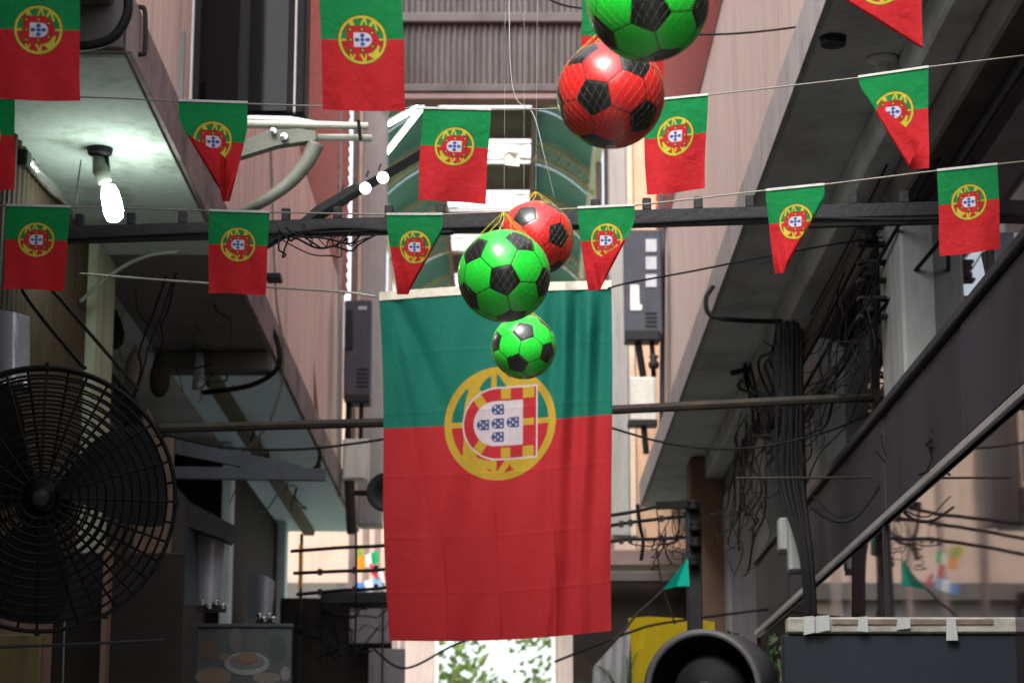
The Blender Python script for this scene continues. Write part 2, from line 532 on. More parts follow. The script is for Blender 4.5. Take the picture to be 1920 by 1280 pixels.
part(rb, 'end_wall', M().box(1.56, 1.735, 14.45, 19.4, 0.0, 4.155), MAUVEWALL)
part(rb, 'corner_column', M().box(1.33, 1.60, 16.9, 17.3, 0.0, 4.49), TAN, label='tan plaster column')

# ------------------------------------------------------------------ the building on the left
lb = thing('arcade_building', 'worn pink upper storey with stained pale ledge and dark shop below on the left', 'building', (-2.0, 11, 0))
part(lb, 'upper_wall', M().box(-2.6, -1.50, 7.2, 19.95, 4.72, 9.3), PINK_L)
part(lb, 'siding', ribs_y(-1.495, 15.5, 19.9, 6.46, 9.28, 0.09, 0.032), REDCLAD, label='red horizontally ribbed siding')
part(lb, 'ledge', M().box(-2.6, -1.433, 8.06, 21.0, 4.50, 4.71), CONC)
part(lb, 'near_ledge', M().box(-2.6, -1.47, 6.82, 8.015, 4.66, 4.80), CONC_D)
part(lb, 'shade_canopy', M().box(-2.6, -0.85, -25, 6.8, 4.66, 4.80), CONC_D)  # unseen slab added overhead to shade the fan and the left side
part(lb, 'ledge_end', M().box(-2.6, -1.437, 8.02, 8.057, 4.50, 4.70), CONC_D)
part(lb, 'fascia', M().box(-1.430, -1.408, 8.04, 21.0, 4.49, 4.715), FASCIA_L)
part(lb, 'soffit_panel', M().box(-2.1, -1.436, 8.08, 10.95, 4.482, 4.498), SOFFIT_W, label='whitewashed soffit panel with water stains')
part(lb, 'soffit_panel', M().box(-2.1, -1.436, 10.97, 13.25, 4.482, 4.498), SOFFIT_SHADE, label='soffit panel coloured dark brown for shade')
part(lb, 'soffit_panel', M().box(-2.1, -1.436, 13.27, 16.9, 4.482, 4.498), SOFFIT_C)
part(lb, 'soffit_panel', M().box(-2.1, -1.436, 16.92, 20.9, 4.482, 4.498), SOFFIT_C)
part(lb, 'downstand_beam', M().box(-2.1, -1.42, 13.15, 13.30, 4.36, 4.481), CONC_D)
part(lb, 'soffit_trim', M().box(-1.90, -1.80, 13.4, 20.8, 4.43, 4.481), OLIVE)
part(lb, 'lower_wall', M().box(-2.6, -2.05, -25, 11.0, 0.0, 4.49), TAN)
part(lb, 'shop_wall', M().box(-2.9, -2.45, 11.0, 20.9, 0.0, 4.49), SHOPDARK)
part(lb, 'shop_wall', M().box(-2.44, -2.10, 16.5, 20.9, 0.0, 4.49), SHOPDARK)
part(lb, 'siding_panel', corrugated(8.4, 10.55, 2.75, 4.45, lambda u, d, z: (-2.02 + d, u, z), 0.085, 0.014), SIDING, label='brown ribbed siding panel')
part(lb, 'column', M().box(-2.20, -1.98, 10.62, 11.12, 0.0, 4.48), PALEGREEN, label='pale green stained column')
part(lb, 'column', M().box(-2.07, -2.0, 16.2, 16.4, 0.0, 4.48), SOFFIT_C)
part(lb, 'column', M().box(-2.08, -2.0, 20.2, 20.4, 0.0, 4.48), SOFFIT_C)
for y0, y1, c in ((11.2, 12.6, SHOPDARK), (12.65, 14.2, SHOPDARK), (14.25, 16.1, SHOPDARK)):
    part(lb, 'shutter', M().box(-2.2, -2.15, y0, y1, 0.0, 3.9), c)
# glazed bay projecting from the left upper wall
bay = part(lb, 'bay_window', M().pbox(352, 584, -420, 214, 10.2, 0.22), SPKDARK, label='dark glazed bay with pale glazing bars')
part(lb, 'pane', M().pbox(372, 462, -420, 208, 10.185, 0.012), TINT2, bay)
part(lb, 'pane', M().pbox(465, 552, -420, 208, 10.185, 0.012), TINT2, bay)
part(lb, 'glazing_bar', M().pbox(553, 563, -420, 210, 10.16, 0.03), WHITEPAINT, bay)
part(lb, 'glazing_bar', M().pbox(358, 364, -420, 208, 10.16, 0.03), WHITEPAINT, bay)
part(lb, 'side_frame', M().pbox(326, 346, 55, 230, 9.8, 0.05), GREYPIER, bay)

# ------------------------------------------------------------------ gateway across the alley
GY = 20.0
gw = thing('gateway', 'tall grey gateway with ribbed metal gable between the two pink buildings', 'gateway', (-0.1, GY, 0))
def gx(px): return (px - 960) * GY / F
part(gw, 'pier', M().box(gx(668), gx(714), GY, GY + .3, 4.42, 10.3), GREYPIER)
part(gw, 'pier_edge', M().box(gx(661), gx(667.6), GY + .01, GY + .3, 4.42, 10.3), CREAMEDGE)
part(gw, 'pier_side', M().box(gx(648), gx(660.6), GY + .02, GY + .3, 4.42, 10.3), BROWN)
part(gw, 'pier', M().box(gx(1150), gx(1184), GY, GY + .3, 4.32, 10.3), GREYPIER)
part(gw, 'pier_edge', M().box(gx(1184.5), gx(1196), GY + .01, GY + .3, 4.32, 10.3), CREAMEDGE)
part(gw, 'side_wall', M().box(gx(1196.5), 2.6, GY + .03, GY + .3, 4.20, 10.3), PEACH)
part(gw, 'lintel', M().box(gx(1140), 2.6, GY - .05, GY + .35, 4.05, 4.195), BROWN)
zf = P(960, 176, GY).z
zr_ = P(960, 44, GY).z
part(gw, 'metal_sheet', corrugated(gx(700), gx(1250), zf, zr_, lambda u, d, z: (u, GY - .06 + d, z), 0.055, 0.017), CORR, label='weathered ribbed metal sheet')
part(gw, 'metal_sheet', corrugated(gx(700), gx(1250), zr_ + .05, 10.3, lambda u, d, z: (u, GY - .09 + d, z), 0.055, 0.017), CORR)
part(gw, 'dark_rail', M().box(gx(700), gx(1250), GY - .13, GY - .03, zr_ - .035, zr_ + .06), CONC_D)
part(gw, 'dark_rail', M().box(gx(700), gx(1250), GY - .12, GY - .03, zf - .02, zf + .055), CONC_D)
part(gw, 'bottom_rail', M().box(gx(700), gx(1250), GY - .10, GY + .1, zf - .085, zf - .022), BROWN)

# ------------------------------------------------------------------ market hall roof beyond the gateway
hall = thing('market_hall', 'green vaulted market roof with buff trusses and bright skylights beyond gateway', 'market hall', (-0.28, 26, 0))
HC, HS, HW, HZ, EZ = -0.30, 0.55, 1.25, 9.70, 9.28
def vault(t, dz=0.0):       # t 0..1 from the spine edge to the eave
    return HS + (HW - HS) * t, HZ + dz - (HZ - EZ) * t ** 1.7
ys = [20.4 + 0.25 * i for i in range(51)]
for s in (-1, 1):
    for y0 in (20.4, 22.5, 24.6, 26.7, 28.8, 30.9):
        vs_, fs_ = [], []
        for j in range(9):
            a, z = vault(j / 8, 0.06)
            for k in range(2):
                vs_.append((HC + s * a, y0 + k * 2.08, z))
        for j in range(8):
            fs_.append((2 * j, 2 * j + 1, 2 * j + 3, 2 * j + 2))
        part(hall, 'roof_sheet', M().add(vs_, fs_), GREENSHEET, smooth=True)
for k in range(7):
    y = 21.45 + 2.1 * k
    m = M()
    for s in (-1, 1):
        up = [Vector((HC + s * vault(j / 6)[0], y, vault(j / 6)[1])) for j in range(7)]
        lo = [p - Vector((0, 0, 0.20)) for p in up]
        m.tube(up, 0.022, 5); m.tube(lo, 0.022, 5)
        for j in range(6):
            m.bar(up[j], lo[j + 1], 0.016, 0.016); m.bar(lo[j], up[j + 1], 0.016, 0.016)
    m.bar((HC - HS, y, HZ), (HC + HS, y, HZ), 0.03, 0.03)
    m.bar((HC - HS, y, HZ - .2), (HC + HS, y, HZ - .2), 0.02, 0.02)
    m.bar((HC - HS, y, HZ), (HC + HS, y, HZ - .2), 0.012, 0.012)
    m.bar((HC - HS, y, HZ - .2), (HC + HS, y, HZ), 0.012, 0.012)
    part(hall, 'truss', m, TRUSSPAINT)
for s in (-1, 1):
    part(hall, 'spine_rail', M().box(HC + s * HS - .03, HC + s * HS + .03, 20.4, 33, HZ - .06, HZ + .02), BROWN)
    part(hall, 'eave_girder', M().box(HC + s * HW - .05, HC + s * HW + .05, 20.4, 33, EZ - .16, EZ + .03), WHITEPAINT)
    for k in range(6):
        part(hall, 'eave_post', M().box(HC + s * (HW + .02) - .035, HC + s * (HW + .02) + .035, 22.4 + 2.1 * k, 22.47 + 2.1 * k, 0, EZ - .165), BROWN)
SKYL = []
for k in range(6):
    y = 21.40 + 2.1 * k
    SKYL.append(y)
    # open skylights: a frame only, with a clear pane; solid sheet between them
    part(hall, 'skylight_pane', M().box(HC - HS + .032, HC + HS - .032, y - .148, y + .848, HZ + .0, HZ + .006), SKYPANE)
    for yy in (y - .19, y + .85):
        part(hall, 'skylight_frame', M().box(HC - HS + .03, HC + HS - .03, yy, yy + .04, HZ - .02, HZ + .05), BROWN)
    part(hall, 'ridge_sheet', M().box(HC - HS, HC + HS, y + .90, y + 1.90, HZ + .03, HZ + .06), CONC_D)
part(hall, 'ridge_sheet', M().box(HC - HS, HC + HS, 20.4, 21.2, HZ + .03, HZ + .06), CONC_D)

# ------------------------------------------------------------------ building closing the market, with its bright doorway
IY = 33.5
def ix(px): return (px - 960) * IY / F
ib = thing('far_building', 'cream and dark building closing the passage around a bright doorway', 'building', (0, IY, 0))
zd = P(960, 1112, IY).z
part(ib, 'upper_wall', M().box(-5, 5, IY, IY + .3, zd + .14, 9.0), CREAM)
part(ib, 'band', M().box(-5, 5, IY - .25, IY + .3, zd - .12, zd + .135), CONC_D)
part(ib, 'lower_wall', M().box(-5, ix(735), IY, IY + .3, 0, zd - .125), MAUVEWALL)
part(ib, 'lower_wall', M().box(ix(1078), 5, IY, IY + .3, 0, zd - .125), MAUVEWALL)
part(ib, 'jamb', M().box(ix(735.5), ix(816), IY, IY + .3, 0, zd - .125), PINK)
part(ib, 'jamb', M().box(ix(1042), ix(1077.5), IY, IY + .3, 0, zd - .125), PINK)
part(ib, 'door_lintel', M().box(ix(816.5), ix(1041.5), IY, IY + .3, P(0, 1120, IY).z, zd - .125), PINK)
part(ib, 'door_frame', M().box(ix(816.5), ix(823), IY - .03, IY, 0, P(0, 1120, IY).z).box(ix(1033), ix(1041.5), IY - .03, IY, 0, P(0, 1120, IY).z), WHITEPAINT)


def leaf_crown(m, c, rx, ry, rz, n, size, r):
    for _ in range(n):
        while True:
            p = Vector((r.uniform(-1, 1), r.uniform(-1, 1), r.uniform(-1, 1)))
            if p.length < 1 and (p.length > .55 or r.random() < .35):
                break
        q = Vector((c[0] + p.x * rx, c[1] + p.y * ry, c[2] + p.z * rz))
        d = Vector((r.uniform(-1, 1), r.uniform(-1, 1), r.uniform(-.6, 1))).normalized()
        s = d.orthogonal().normalized()
        u = d.cross(s)
        L = size * r.uniform(.6, 1.3)
        m.add([q - s * L, q + u * L * .45, q + s * L, q - u * L * .45], [(0, 1, 2, 3)])


for k, (x, y, h, lab) in enumerate(((-2.2, 50, 9.0, 'leafy sunlit tree showing at left of the bright doorway'),
                                    (1.6, 56, 10.0, 'leafy sunlit tree showing at right of the bright doorway'))):
    rr = random.Random(40 + k)
    t = thing('broadleaf_tree', lab, 'tree', (x, y, 0), 'trees beyond the doorway')
    part(t, 'trunk', M().tube([(x, y, -.1), (x + .1, y, h * .3), (x - .05, y, h * .6)], [.2, .15, .08], 8)
         .tube([(x, y, h * .35), (x + 1.1, y - .3, h * .62)], [.09, .04], 6).tube([(x, y, h * .3), (x - 1.1, y + .2, h * .6)], [.09, .04], 6), BARK, smooth=True)
    m = M()
    for j in range(12):
        leaf_crown(m, (x + rr.uniform(-1.5, 1.5), y + rr.uniform(-1, 1), h * .58 + rr.uniform(-2.2, 1.9)), 1.0, 1.0, .9, 210, .13, rr)
    part(t, 'crown', m, LEAF)

# ------------------------------------------------------------------ Portuguese flag print (evaluated per vertex, 3x3 supersampled)
YEL, RED, GRN, WHT, BLU, DRK = range(6)
PAL_S = np.array([(0.58, 0.52, 0.05), (0.54, 0.02, 0.026), (0.006, 0.235, 0.062), (0.62, 0.64, 0.70), (0.03, 0.07, 0.32), (0.10, 0.05, 0.02)])
PAL_B = np.array([(0.50, 0.33, 0.03), (0.46, 0.022, 0.028), (0.008, 0.165, 0.115), (0.60, 0.52, 0.55), (0.045, 0.07, 0.19), (0.42, 0.022, 0.028)])


def shield_mask(x, y, left, right, half):
    """D shape: flat at x=left, round toward x=right"""
    r = half
    cx = right - r
    body = (x >= left) & (x <= cx) & (np.abs(y) <= half)
    cap = (x > cx) & ((x - cx) ** 2 + y ** 2 <= r * r)
    return body | cap


def seg(x, y, x0, y0, x1, y1, w):
    dx, dy = x1 - x0, y1 - y0
    t = np.clip(((x - x0) * dx + (y - y0) * dy) / (dx * dx + dy * dy), 0, 1)
    return (x - x0 - t * dx) ** 2 + (y - y0 - t * dy) ** 2 <= w * w


def print_small(u, v, W, H, mirror):
    """u,v in 0..1; returns palette index"""
    idx = np.where(v < 0.40, GRN, RED)
    x = (u - 0.5) * W / (0.29 * W)
    y = (v * H - 0.40 * H) / (0.29 * W)
    if mirror:
        x = -x
    r = np.hypot(x, y)
    idx[(r < 1.035) & (r > .86)] = DRK
    idx[(r < 1.0) & (r > .895)] = YEL
    ins = r < .9
    for a in ((-.5, -.85, -.36, -.55, .09), (-.05, -.56, .12, -.93, .035), (.12, -.93, .2, -.56, .035), (.34, -.55, .5, -.8, .05), (.52, -.8, .62, -.4, .045),
              (-.52, .55, -.44, .82, .04), (-.3, .55, -.44, .82, .03), (-.1, .55, .1, .95, .045), (.1, .95, .14, .55, .035), (.3, .56, .6, .76, .10), (.66, .3, .56, .72, .06), (.55, .45, .6, .75, .12)):
        idx[seg(x, y, *a) & (r < .97)] = YEL
    idx[(np.abs(y) < .035) & (r < .95)] = YEL
    sh = shield_mask(x, y, -.63, .66, .56)
    idx[shield_mask(x, y, -.66, .69, .59)] = DRK
    idx[sh] = RED
    for cx, cy in ((-.5, -.43), (-.5, 0), (-.5, .43), (0, -.43), (0, .43), (.42, -.28), (.42, .28)):
        idx[(np.maximum(np.abs(x - cx), np.abs(y - cy)) < .085) & sh] = DRK
        idx[(np.maximum(np.abs(x - cx), np.abs(y - cy)) < .035) & sh] = YEL
    idx[shield_mask(x, y, -.36, .39, .29)] = WHT
    for cx, cy in ((0, 0), (-.22, 0), (.22, 0), (0, -.18), (0, .18)):
        idx[shield_mask(x - cx, y - cy, -.09, .10, .075)] = BLU
    return idx


def print_big(u, v, W, H, mirror):
    vb = 0.378
    idx = np.where(v < vb, GRN, RED)
    x = (u - 0.51) * W / (0.243 * W)
    y = (v - vb) * H / (0.243 * W)
    r = np.hypot(x, y)
    ring = (r < 1.0) & (r > .87)
    idx[ring] = YEL
    ins = r < .95
    e1 = np.abs(np.hypot(x / .60, y / 1.0) - 1) < .11
    idx[e1 & ins & (x < 0)] = YEL
    idx[(np.abs(x + .11) < .05) & ins] = YEL
    idx[(np.abs(y) < .05) & ins] = YEL
    for a in ((-.62, -.72, -.25, -.45, .06), (.02, -.9, .22, -.6, .06), (.22, -.72, .62, -.72, .10), (.2, .6, -.02, .9, .055), (-.6, .62, -.2, .72, .075), (-.62, .7, -.3, .92, .06), (.3, .72, .62, .66, .11), (-.55, -.5, -.62, .55, .05)):
        idx[seg(x, y, *a) & ins] = YEL
    X = -x                                   # round side to the left
    idx[shield_mask(X, y, -.675, .675, .645)] = WHT
    sh = shield_mask(X, y, -.645, .65, .615)
    idx[sh] = RED
    for cx, cy, hx, hy in ((.105, -.52, .085, .09), (.105, .52, .085, .09), (.51, -.52, .10, .095), (.51, .52, .10, .095), (.51, 0, .10, .06)):
        idx[(np.abs(x - cx) < hx) & (np.abs(y - cy) < hy) & sh] = YEL
    for cx, cy, a in ((-.36, -.40, .6), (-.36, .40, -.6)):
        xa = (x - cx) * math.cos(a) + (y - cy) * math.sin(a) * -1
        ya = (x - cx) * math.sin(a) + (y - cy) * math.cos(a)
        idx[(np.abs(xa) < .085) & (np.abs(ya) < .11) & sh] = YEL
    idx[(np.abs(x - .51) < .085) & (np.abs(np.abs(y) - .25) < .17)] = RED
    idx[shield_mask(X, y, -.41, .475, .395)] = WHT
    for cx, cy in ((-.035, 0), (-.30, .015), (.235, -.01), (-.035, -.245), (-.035, .235)):
        b = shield_mask(X + cx, y - cy, -.105, .12, .09)
        idx[b] = BLU
        for dx, dy in ((0, 0), (-.055, -.045), (.055, -.045), (-.055, .045), (.055, .045)):
            idx[np.hypot(x - cx - dx, y - cy - dy) < .019] = WHT
    return idx


def cloth(nu, nv, W, H, fn, pal, mirror, pos):
    """grid of vertices with a printed colour; pos(u, v) -> world point"""
    uu, vv = np.meshgrid(np.linspace(0, 1, nu), np.linspace(0, 1, nv))
    col = np.zeros((nv, nu, 3))
    for a in (-.33, 0, .33):
        for b in (-.33, 0, .33):
            col += pal[fn(np.clip(uu + a / nu, 0, 1), np.clip(vv + b / nv, 0, 1), W, H, mirror)]
    col /= 9.0
    pts = [pos(uu[j, i], vv[j, i]) for j in range(nv) for i in range(nu)]
    faces = [(j * nu + i, (j + 1) * nu + i, (j + 1) * nu + i + 1, j * nu + i + 1) for j in range(nv - 1) for i in range(nu - 1)]
    return pts, faces, col.reshape(-1, 3)


def print_part(root, name, data, mat_):
    pts, faces, col = data
    m = M(); m.v = [tuple(p) for p in pts]; m.f = faces
    ob = part(root, name, m, mat_, smooth=True)
    at = ob.data.color_attributes.new('print', 'FLOAT_COLOR', 'POINT')
    buf = np.ones((len(pts), 4), dtype=np.float32)
    buf[:, :3] = col
    at.data.foreach_set('color', buf.ravel())
    return ob


FLAG_H = 1.42


def bunting(label, TL, TR, Y, BL=None, BR=None, mirror=False, fold=None, hpx=None, seed=0, taper=None, curl=0.006):
    """a small printed flag; corners in photograph pixels; fold = (ax, ay, bx, by, side, towards)"""
    r = random.Random(seed)
    TL, TR = np.array(TL, float), np.array(TR, float)
    w = np.linalg.norm(TR - TL)
    h = hpx or w * FLAG_H
    if BL is None:
        BL = TL + np.array((0, h)); BR = TR + np.array((0, h))
    BL, BR = np.array(BL, float), np.array(BR, float)
    ph, ph2 = r.uniform(0, 6), r.uniform(0, 6)
    def pos(u, v):
        p = (TL * (1 - u) + TR * u) * (1 - v) + (BL * (1 - u) + BR * u) * v
        p = p + np.array((1.6 * math.sin(6 * v + ph) * v, 1.2 * math.sin(5 * u + ph2) * v))
        dy = curl * v * math.sin(5.2 * u + 2.0 * v + ph) + 0.004 * v * math.sin(11 * u - 4 * v + ph2)
        if fold:
            ax, ay, bx, by, side, toward = fold[:6]
            ff = fold[6] if len(fold) > 6 else 1.0
            d = np.array((bx - ax, by - ay)); L = np.linalg.norm(d); d = d / L
            nrm = np.array((-d[1], d[0])) * side
            s = float(np.dot(p - np.array((ax, ay)), nrm))
            rad = 9.0                        # soft crease
            if s > -rad:
                t = s + rad
                a = min(t / rad, math.pi)
                sx = -rad + rad * math.sin(a) * .6 if t < math.pi * rad else -rad - (t - math.pi * rad) * ff
                p = p + nrm * (sx - s)
                dy += -toward * S(rad, Y) * (1 - math.cos(a)) * 1.2
                if t > math.pi * rad:
                    dy += -toward * 0.004 * min(1, (t - math.pi * rad) / 20)
        if taper:
            x0, k, v0 = taper
            t = max(0, (v - v0) / (1 - v0))
            if (p[0] - x0) * (1 if k > 0 else -1) > 0:
                dx = (p[0] - x0) * abs(k) * t
                dy += 0.02 * t * math.sin(abs(dx) * .25)
                p = p - np.array((dx, 0))
        return P(p[0], p[1], Y + dy)
    c = (TL + TR) / 2
    root = thing('bunting_flag', label, 'flag', P(c[0], c[1], Y), 'Portuguese flags on the bunting strings')
    n = 96 if w > 140 else 84
    print_part(root, 'cloth', cloth(n, int(n * 1.4), w, h, print_small, PAL_S, mirror, pos), PRINT)
    a, b = P(TL[0], TL[1], Y), P(TR[0], TR[1], Y)
    hh = S(5, Y)
    up = Vector((0, 0, 1))
    part(root, 'hem_tape', M().quadsheet([a + up * hh * .8 + Vector((0, -.003, 0)), b + up * hh * .8 + Vector((0, -.003, 0)), b - up * hh * .15 + Vector((0, -.003, 0)), a - up * hh * .15 + Vector((0, -.003, 0))], .006, (0, 1, 0)), HEM)
    return root


YA, YB, YC = 4.7, 6.0, 6.5
bunting('large flat flag in the top left corner, nearest of the bunting', (-6, -33), (150, -31), YA, (-6, 186), (150, 190), seed=1)
bunting('flat flag at the top edge before the ribbed metal gable', (598, -13), (753, -15), YA, (607, 206), (761, 209), seed=2)
bunting('flag at the top edge hidden behind the largest green ball', (1091, -20), (1246, -20), YA, (1091, 200), (1244, 200), seed=3)
bunting('top right flag with its lower left corner folded away', (1573, -124), (1729, -126), YA, hpx=221, fold=(1573, -2, 1731, 97, 1, -1), seed=4)
bunting('flag cut by the left edge below the corner flag', (-97, 184), (28, 186), YB, (-98, 354), (27, 356), seed=5)
bunting('flag with folded corner hanging beside the dark bay window', (335, 190), (464, 194), YB, hpx=184, fold=(338, 238, 418, 374, 1, 1), taper=(412, 0.62, 0.25), seed=6)
bunting('slanting flag in front of the skylights, right of the gateway pier', (793, 204), (921, 207), YB, (783, 373), (909, 384), mirror=True, seed=7, curl=0.014)
bunting('flag against pink wall touching the big red ball', (1206, 191), (1328, 179), YB, (1212, 366), (1320, 354), mirror=True, seed=8, curl=0.012)
bunting('flag with folded corner under the right ledge, highest of the right pair', (1609, 146), (1741, 127), YB, hpx=187, fold=(1611, 168, 1702, 317, 1, 1, 0.62), seed=9)
bunting('flat flag at the far left above the fan', (12, 386), (132, 389), YC, (6, 542), (119, 545), mirror=True, seed=10)
bunting('flat flag on the lowest string beside the left ledge edge', (392, 396), (506, 399), YC, (390, 550), (497, 552), mirror=True, seed=11)
bunting('tapering flag above the top left corner of the big flag', (725, 403), (830, 403), YC, hpx=150, mirror=True, fold=(826, 448, 768, 553, -1, -1), taper=(768, -0.45, 0.1), seed=12)
bunting('tapering flag with a folded corner above the big flag, right of the balls', (1083, 391), (1190, 386), YC, hpx=155, fold=(1188, 430, 1128, 545, -1, 1), taper=(1128, -0.42, 0.1), seed=13)
bunting('narrow twisted flag in front of the dark right soffit', (1436, 358), (1546, 347), YC, hpx=157, mirror=True, fold=(1546, 382, 1474, 508, -1, -1), taper=(1474, -0.45, 0.1), seed=14)
bunting('flat flag at the far right on the lowest string', (1757, 321), (1870, 309), YC, (1763, 480), (1877, 468), mirror=True, seed=15)


def wire(label, pts, rpx, mt, name='cable', cat='cable', sub=8, n=6):
    w = [P(*p) for p in pts]
    r = S(rpx, pts[0][2])
    return solo(name, label, cat, M().tube(spline(w, sub), r, n), mt, smooth=True)


wire('grey bunting string carrying the middle row of flags', [(-140, 178, YB), (150, 182, YB), (335, 190, YB), (600, 199, YB), (920, 206, YB), (1110, 200, YB), (1328, 178, YB), (1610, 146, YB), (1741, 126, YB), (1990, 96, YB)], 1.6, STRING, 'bunting_string', 'string')
wire('grey bunting string carrying the lowest row of flags', [(-60, 384, YC), (130, 388, YC), (392, 395, YC), (506, 398, YC), (725, 402, YC), (830, 402, YC), (1083, 391, YC), (1190, 385, YC), (1437, 357, YC), (1546, 346, YC), (1758, 320, YC), (1870, 308, YC), (1990, 295, YC)], 1.7, STRING, 'bunting_string', 'string')
wire('grey bunting string along the top of the picture', [(-80, -33, YA), (150, -32, YA), (600, -14, YA), (752, -16, YA), (1092, -21, YA), (1246, -22, YA), (1573, -124, YA), (1729, -127, YA), (1990, -190, YA)], 1.8, STRING, 'bunting_string', 'string')

# ------------------------------------------------------------------ the big flag
BFY = 8.6
bf = thing('big_flag', 'large Portuguese flag hanging upright across the middle of the alley', 'flag', P(930, 1195, BFY))
def bf_pos(u, v):
    left = 711 + 17 * v + 3 * math.sin(7 * v) - 6 * math.exp(-((v - 0.0) / .06) ** 2) * 0
    right = 1143 + 7 * v + 4 * math.sin(4 * v + 1)
    top = 562 + (540 - 562) * u + 6 * math.sin(math.pi * u) * -0.6
    bot = 1200 + (1182 - 1200) * u + 8 * math.sin(math.pi * u)
    x = left + (right - left) * u
    # the green-red seam lifts toward the right
    lift = -7 * math.sin(math.pi * v) * max(0, u - .55) / .45
    y = top + (bot - top) * v + lift
    d = 0.0
    # folds fanning from the right corner, fading down
    fr = math.exp(-((u - .86) / .15) ** 2)
    d += 0.042 * fr * math.sin((u - .5) * 58 + v * 3.0) * (0.03 + 0.97 * math.exp(-v * 3.0)) * min(1, v * 6 + .2)
    # folds from the left corner running diagonally
    q = u - 0.06 - v * 0.62
    d += 0.034 * math.exp(-(q / .05) ** 2) * max(0, 1 - v * 1.7)
    q2 = u - 0.02 - v * 0.26
    d += 0.026 * math.exp(-(q2 / .035) ** 2) * max(0, 1 - v * 1.1) * min(1, v * 8)
    # loose drape in the red field
    d += 0.015 * v * math.sin(u * 13 + 1.5 * v + .6 + .5 * math.sin(4 * v)) + 0.012 * v * math.sin(u * 6.5 - 2 * v) + 0.004 * math.sin(u * 31 + 9 * v) * math.sin(7 * v + 2 * u)
    d += 0.012 * math.exp(-((u - .83 + .10 * (v - .6)) / .05) ** 2) * max(0, v - .35)
    d -= 0.014 * math.exp(-((u - .69 + .04 * math.sin(6 * v)) / .022) ** 2) * max(0, v - .5)
    # packing creases
    for cu in (.25, .49, .745):
        d -= 0.0055 * math.exp(-abs(u - cu - .012 * math.sin(9 * v)) / .008) * min(1, max(0, v - .32) * 3)
    for cv in (.16, .335, .52, .70, .86):
        d -= 0.0012 * math.exp(-abs(v - cv) / .004)
    return P(x, y, BFY + d)
print_part(bf, 'cloth', cloth(300, 440, 430.0, 640.0, print_big, PAL_B, False, bf_pos), PRINT_BIG)
hp = [bf_pos(u / 20, 0) for u in range(21)]
hm = M()
vs_ = []
for p in hp:
    vs_ += [p + Vector((0, -.004, S(-2, BFY))), p + Vector((0, -.004, S(15, BFY))), p + Vector((0, .006, S(15, BFY))), p + Vector((0, .006, S(-2, BFY)))]
fs_ = [(4 * i + a, 4 * i + (a + 1) % 4, 4 * i + 4 + (a + 1) % 4, 4 * i + 4 + a) for i in range(20) for a in range(4)] + [(3, 2, 1, 0), (80, 81, 82, 83)]
part(bf, 'header_tape', hm.add(vs_, fs_), HEMCREAM)
wire('pale rope from the left ledge to the big flag corner', [(150, 513, 9.2), (300, 525, 9.0), (530, 540, 8.8), (650, 548, 8.65), (705, 556, 8.58)], 2.2, STRING, 'tie_rope', 'rope')
wire('dark rope from the big flag corner up to the right', [(1140, 541, 8.58), (1180, 530, 8.6), (1300, 508, 8.8), (1440, 480, 9.0), (1600, 452, 9.2), (1760, 432, 9.4)], 2.0, BLACK, 'tie_rope', 'rope')

# ------------------------------------------------------------------ footballs in nets
PHI = (1 + 5 ** .5) / 2
ICO = np.array([(0, s1, s2 * PHI) for s1 in (-1, 1) for s2 in (-1, 1)] + [(s1, s2 * PHI, 0) for s1 in (-1, 1) for s2 in (-1, 1)] + [(s2 * PHI, 0, s1) for s1 in (-1, 1) for s2 in (-1, 1)])
ICO = ICO / np.linalg.norm(ICO[0])
# rotate so one vertex is +Z and a neighbour lies toward +X
z = ICO[0]
nb = ICO[np.argsort(-(ICO @ z))[1]]
xx = nb - z * (nb @ z); xx /= np.linalg.norm(xx)
ICO = ICO @ np.stack([xx, np.cross(z, xx), z], axis=1)
HEXC = []
for i in range(12):
    for j in range(i):
        for k in range(j):
            if ICO[i] @ ICO[j] > .4 and ICO[j] @ ICO[k] > .4 and ICO[i] @ ICO[k] > .4:
                c = ICO[i] + ICO[j] + ICO[k]
                HEXC.append(c / np.linalg.norm(c))
HEXC = np.array(HEXC)
# truncated icosahedron planes: distance of pentagon and hexagon faces from the centre
DP, DH = 2.32744, 2.26728


def ball_mesh(name, colour):
    bm = bmesh.new()
    bmesh.ops.create_icosphere(bm, subdivisions=7, radius=0.11)
    me = bpy.data.meshes.new(name)
    bm.to_mesh(me); bm.free()
    nvt = len(me.vertices)
    co = np.empty(nvt * 3); me.vertices.foreach_get('co', co)
    co = co.reshape(-1, 3)
    nrm = co / np.linalg.norm(co, axis=1)[:, None]
    allc = np.vstack([ICO / DP, HEXC / DH])
    d = nrm @ allc.T                               # larger = that face is hit first
    o = np.sort(d, axis=1)
    best = np.argmax(d, axis=1)
    gap = (o[:, -1] - o[:, -2])
    col = np.where((best < 12)[:, None], np.array((0.010, 0.011, 0.014)), np.array(colour))
    t = np.clip((gap - 0.0034) / 0.0022, 0, 1)[:, None]
    col = col * t + np.array((0.008, 0.009, 0.010)) * (1 - t)
    g = np.exp(-(gap / 0.006) ** 2)
    wob = 1 + 0.004 * np.sin(3 * nrm[:, 0] + 1) * np.cos(2.3 * nrm[:, 1]) + 0.003 * np.sin(4.1 * nrm[:, 2])
    co2 = nrm * (0.11 * wob - 0.0005 * g)[:, None]
    me.vertices.foreach_set('co', co2.ravel())
    buf = np.ones((nvt, 4), dtype=np.float32); buf[:, :3] = col
    at = me.color_attributes.new('print', 'FLOAT_COLOR', 'POINT')
    at.data.foreach_set('color', buf.ravel())
    me.polygons.foreach_set('use_smooth', [True] * len(me.polygons))
    me.update()
    return me


